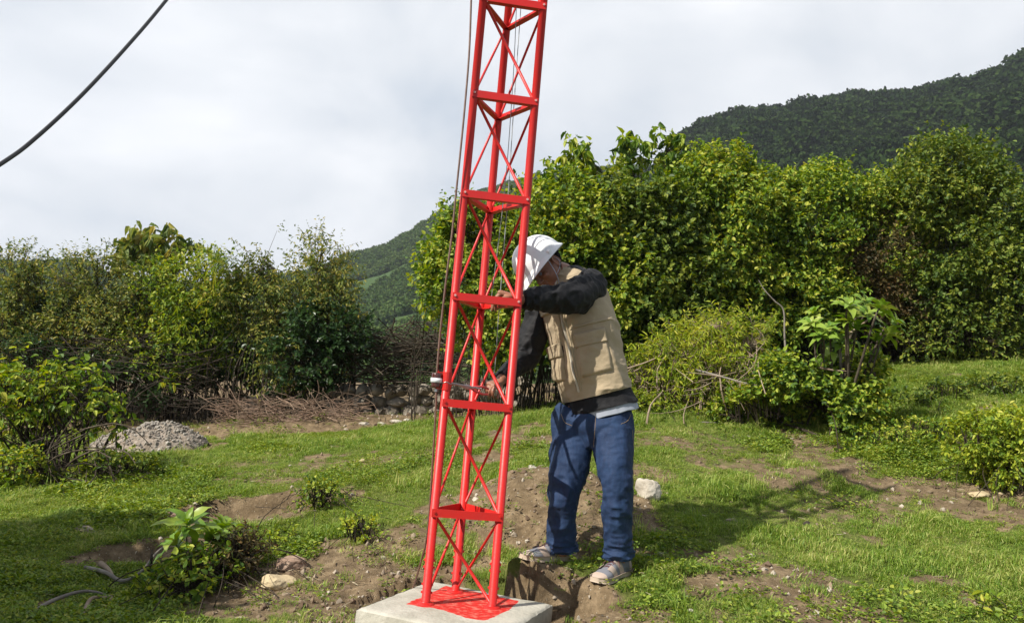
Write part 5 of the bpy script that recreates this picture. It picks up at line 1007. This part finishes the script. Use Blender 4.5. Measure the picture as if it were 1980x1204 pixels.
def gden(x, y):
    s_ = soil_mask(x, y) + .45 * n2(x, y, 9, 3, 95); d = ss(.62, .28, s_); d = d * (.35 + .65 * ss(-.35, .3, n2(x, y, 2.4, 4, 96))); d = d + .02
    for f in FEET: d = d * (np.hypot(x - f[0], y - f[1]) > .11)
    return d * clear(x, y)
def place(n, seed, den, y0, y1, pw=1.0, tmax=.78):
    g = np.random.default_rng(seed); m = n * 4; u_ = g.random(m); r = (y0 ** pw + (y1 ** pw - y0 ** pw) * u_) ** (1 / pw); t = g.uniform(-tmax, tmax, m); x, y = r * np.sin(t), r * np.cos(t); k = g.random(m) < den(x, y); x, y = x[k][:n], y[k][:n]
    z = ground_h(x, y); return np.stack([x, y, z], -1), g
def rots(g, n, tilt=.2): return np.stack([g.normal(size=n) * tilt, g.normal(size=n) * tilt, g.random(n) * 6.28], -1)
pts, g = place(100000, 101, gden, 2.0, 11.5, 1.25); n = len(pts); r = np.hypot(pts[:, 0], pts[:, 1])
hs = (.45 + .75 * ss(-.3, .5, n2(pts[:, 0], pts[:, 1], 3.2, 4, 97))) * (1 + .06 * r) * g.uniform(.7, 1.25, n)
instancer('grass', 'short uneven green grass covering the clearing', pts, hs.astype(np.float32), rots(g, n), np.where(g.random(n) < .025, 5, g.integers(0, 5, n)).astype(np.int32), [tuft(i, 40, .026, .0028, .045, LM['grass'], .9) for i in range(5)] + [tuft(9, 22, .075, .0032, .02, LM['grass'], .7)], LM['grass'])
def wden(x, y):
    left = ss(-.4, -1.4, x + .1 * (y - 4)) ; right = ss(1.2, 3.0, x) * ss(4.5, 6.2, y); d = .10 + .6 * left + .45 * right; d = d * ss(-.35, .25, n2(x, y, 1.1, 4, 98)) * ss(.8, .35, soil_mask(x, y) + .3 * n2(x, y, 8, 2, 99))
    for f in FEET: d = d * (np.hypot(x - f[0], y - f[1]) > .15)
    return d * (polydist(x, y, SL) < -.06) + .015 * clear(x, y)
pts, g = place(36000, 102, wden, 2.2, 11, 1.2); n = len(pts)
hs = (.6 + .9 * ss(-.2, .6, n2(pts[:, 0], pts[:, 1], 1.3, 3, 94))) * g.uniform(.6, 1.3, n)
instancer('ground_weeds', 'low small leaved weeds mixed in the grass', pts, hs.astype(np.float32), rots(g, n, .25), g.integers(0, 4, n).astype(np.int32), [weedtuft(i, 34, .017, LM['weed'], .03) for i in range(4)], LM['weed'], 'weeds')
# tall tufts along the lip of the hole and the slab's back edge
def lip(x, y):
    e = ell(x, y, H['hole'], .36, .25, -.3, .15, 4); return (ss(.9, 1.0, e) * ss(1.35, 1.15, e) * .9 * (y > H['hole'][1] - .12)) * clear(x, y)
pts, g = place(260, 103, lip, 3.2, 5, 1, .4); n = len(pts)
instancer('lip_grass', 'longer ragged grass hanging over the edge of the hole beside the slab', pts, g.uniform(1.0, 1.7, n).astype(np.float32), rots(g, n, .35), g.integers(0, 2, n).astype(np.int32), [tuft(20 + i, 26, .036, .003, .03, LM['grass'], 1.2) for i in range(2)], LM['grass'])
# ------------------------------------------------------------------ far hills
def hillmat(name, c1, c2, c3, sc):
    m = mat(name, c1, .95, noise=(sc, c2, .4, .62), spec=.05); t = m.node_tree; b = t.nodes['Principled BSDF']; old = b.inputs['Base Color'].links[0].from_socket
    at = t.nodes.new('ShaderNodeAttribute'); at.attribute_name = 'field'; x_ = t.nodes.new('ShaderNodeMix'); x_.data_type = 'RGBA'; t.links.new(at.outputs['Fac'], x_.inputs[0]); t.links.new(old, x_.inputs[6]); x_.inputs[7].default_value = (*c3, 1); t.links.new(x_.outputs[2], b.inputs['Base Color']); return m
def elev(u, v): d = ray(u, v); return math.atan2(d[0], d[1]), d[2] / math.hypot(d[0], d[1])
def hill(name, sil, r0, r1, low, m, seed, fields, ntree, tsize, label, az0, az1, dens=1.0):
    ae = np.array(sorted(elev(u, v) for u, v in sil)); na, nr_ = 420, 220; a = np.linspace(az0, az1, na); top = np.interp(a, ae[:, 0], ae[:, 1]); t = np.linspace(0, 1.25, nr_)
    A, T_ = np.meshgrid(a, t, indexing='ij'); R_ = r0 + (r1 - r0) * T_; TP_ = np.interp(A, ae[:, 0], ae[:, 1])
    def hgt(A, T_, TP_):
        R_ = r0 + (r1 - r0) * T_; tt = np.clip(T_, 0, 1); e = low + (TP_ - low) * (1 - (1 - tt) ** 1.6); e = np.where(T_ > 1, TP_ - (T_ - 1) * 1.1 * np.maximum(TP_ - low, 0.02), e)
        x, y = R_ * np.sin(A), R_ * np.cos(A); e = e + (TP_ - low) * .10 * n2(x, y, 8 / r1, 4, seed) * np.sin(np.pi * np.clip(T_, 0, 1)); return x, y, HC + e * R_
    X, Y_, Z = hgt(A, T_, TP_)
    def field(x, y):
        f = np.zeros_like(x)
        for (u, v, ru, rv) in fields:           # clearings, given where they lie on the slope
            az_, e_ = elev(u, v); aa = np.arctan2(x, y); i = np.argmin(np.abs(a - az_)); ee = (Z[i] - HC) / R_[i]; j = np.argmax(ee > e_) if (ee > e_).any() else nr_ - 1
            dr = max(rv / FPX / max(1e-3, (ee[min(j + 6, nr_ - 1)] - ee[max(j - 6, 0)]) / (R_[i, min(j + 6, nr_ - 1)] - R_[i, max(j - 6, 0)])), 6)
            q = np.hypot((aa - az_) / (ru / FPX), (np.hypot(x, y) - R_[i, j]) / dr) + .35 * n2(x, y, 25 / r1, 4, seed + 3); f = np.maximum(f, ss(1.15, .85, q))
        return f
    FL = field(X, Y_); b = MB(); b.add(np.stack([X, Y_, Z], -1), [gridfaces(na, nr_)[:, ::-1]]); o = tag(b.build(name, m, smooth=True, attrs={'field': FL.ravel()}), kind='structure')
    g = np.random.default_rng(seed); n = ntree * 3; aa = g.uniform(az0, az1, n); tt = g.random(n) ** .8 * 1.05; tp_ = np.interp(aa, ae[:, 0], ae[:, 1]); x, y, z = hgt(aa, tt, tp_)
    k = g.random(n) < (1 - .97 * field(x, y)) * dens * ss(-.75, -.1, n2(x, y, 10 / r1, 3, seed + 9) + dens - .6); x, y, z = x[k][:ntree], y[k][:ntree], z[k][:ntree]; n = len(x)
    return np.stack([x, y, z], -1), g, n, tsize
def blobtree(seed, mt):
    g = np.random.default_rng(seed); b = MB()
    n = 420; d = unit(g.normal(size=(n, 3))); d[:, 2] = np.abs(d[:, 2]) * 1.0 - .15; r = (1 + .35 * vn(d * 2.2 + seed, seed))[:, None]; C = d * r * [1, 1, .85] * g.uniform(.75, 1.0, (n, 1))
    b.add(*leaves(C + [0, 0, .35], unit(d + g.normal(size=(n, 3)) * .7), unit(d + UP * .3 + g.normal(size=(n, 3)) * .15), g.uniform(.14, .30, n), g.uniform(.12, .25, n)))
    V, F = ICO[2]; b.add(V * (1 + .3 * vn(V * 2.2 + seed, seed))[:, None] * [.82, .82, .7] + [0, 0, .35], F); return b.build('far', mt)
LM['far'] = leafmat('far_leaf_cloud_shade', [(.009, .021, .006), (.016, .033, .009), (.026, .048, .012), (.045, .072, .018)], rough=1, trans=.1, clump=.03, spec=.02)  # cloud shade over the mountain is put into this darker leaf colour
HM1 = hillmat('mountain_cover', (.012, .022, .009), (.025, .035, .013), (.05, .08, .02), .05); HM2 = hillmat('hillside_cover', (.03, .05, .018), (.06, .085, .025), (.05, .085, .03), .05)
fp, g, n, ts = hill('mountain', [(1000, 420), (1180, 400), (1270, 350), (1315, 300), (1345, 270), (1400, 247), (1450, 238), (1500, 230), (1550, 220), (1600, 212), (1700, 205), (1760, 199), (1800, 190), (1880, 176), (1940, 158), (1980, 138), (2100, 85), (2400, -20)], 70, 330, .08, HM1, 201,
     [(1740, 295, 75, 34), (1660, 325, 50, 20), (1800, 208, 45, 9), (1950, 260, 40, 16), (1880, 235, 30, 8)], 13000, 3.4, '', .14, .95, 1.0)
LM['far2'] = leafmat('far_leaf_light', [(.04, .075, .025), (.06, .105, .03), (.09, .14, .04), (.12, .16, .05)], rough=1, trans=.15, clump=.02, spec=.03)
instancer('mountain_forest', 'dense forest, its leaf colour darkened for cloud shade, covering the mountain at the upper right', fp, (ts * g.uniform(.5, 1.0, n) * np.where(g.random(n) < .12, 2.0, 1.2)).astype(np.float32), rots(g, n, .1), g.integers(0, 4, n).astype(np.int32), [blobtree(i, LM['far']) for i in range(4)], None, 'forest')
fp, g, n, ts = hill('hillside', [(-200, 525), (0, 520), (60, 520), (160, 516), (210, 545), (400, 560), (600, 535), (660, 508), (700, 498), (740, 486), (770, 472), (800, 452), (840, 427), (870, 415), (900, 392), (950, 372), (1050, 345), (1100, 335), (1300, 330)], 90, 420, -.02, HM2, 202,
     [(735, 540, 95, 20), (700, 512, 40, 8), (720, 634, 130, 16), (770, 640, 80, 16), (690, 575, 60, 8), (800, 590, 50, 8)], 13000, 3.4, '', -.75, .30, .85)
instancer('hillside_trees', 'scrubby trees and bushes on the hazy hillside behind the tower', fp, (ts * g.uniform(.35, 1.1, n)).astype(np.float32), rots(g, n, .1), g.integers(0, 4, n).astype(np.int32), [blobtree(10 + i, LM['far2']) for i in range(4)], None, 'forest')
hz = MB(); box(hz, (0, 280, 75), 1500, 900, 400); hzm = bpy.data.materials.new('haze'); hzm.use_nodes = True; t = hzm.node_tree; t.nodes.clear(); o_ = t.nodes.new('ShaderNodeOutputMaterial'); pv = t.nodes.new('ShaderNodeVolumePrincipled')
pv.inputs['Density'].default_value = HAZE; pv.inputs['Color'].default_value = (.80, .87, 1, 1); pv.inputs['Anisotropy'].default_value = .2; t.links.new(pv.outputs[0], o_.inputs['Volume'])
if HAZE > 0: tag(hz.build('haze', hzm), 'thin pale haze in the air', 'haze', kind='stuff')
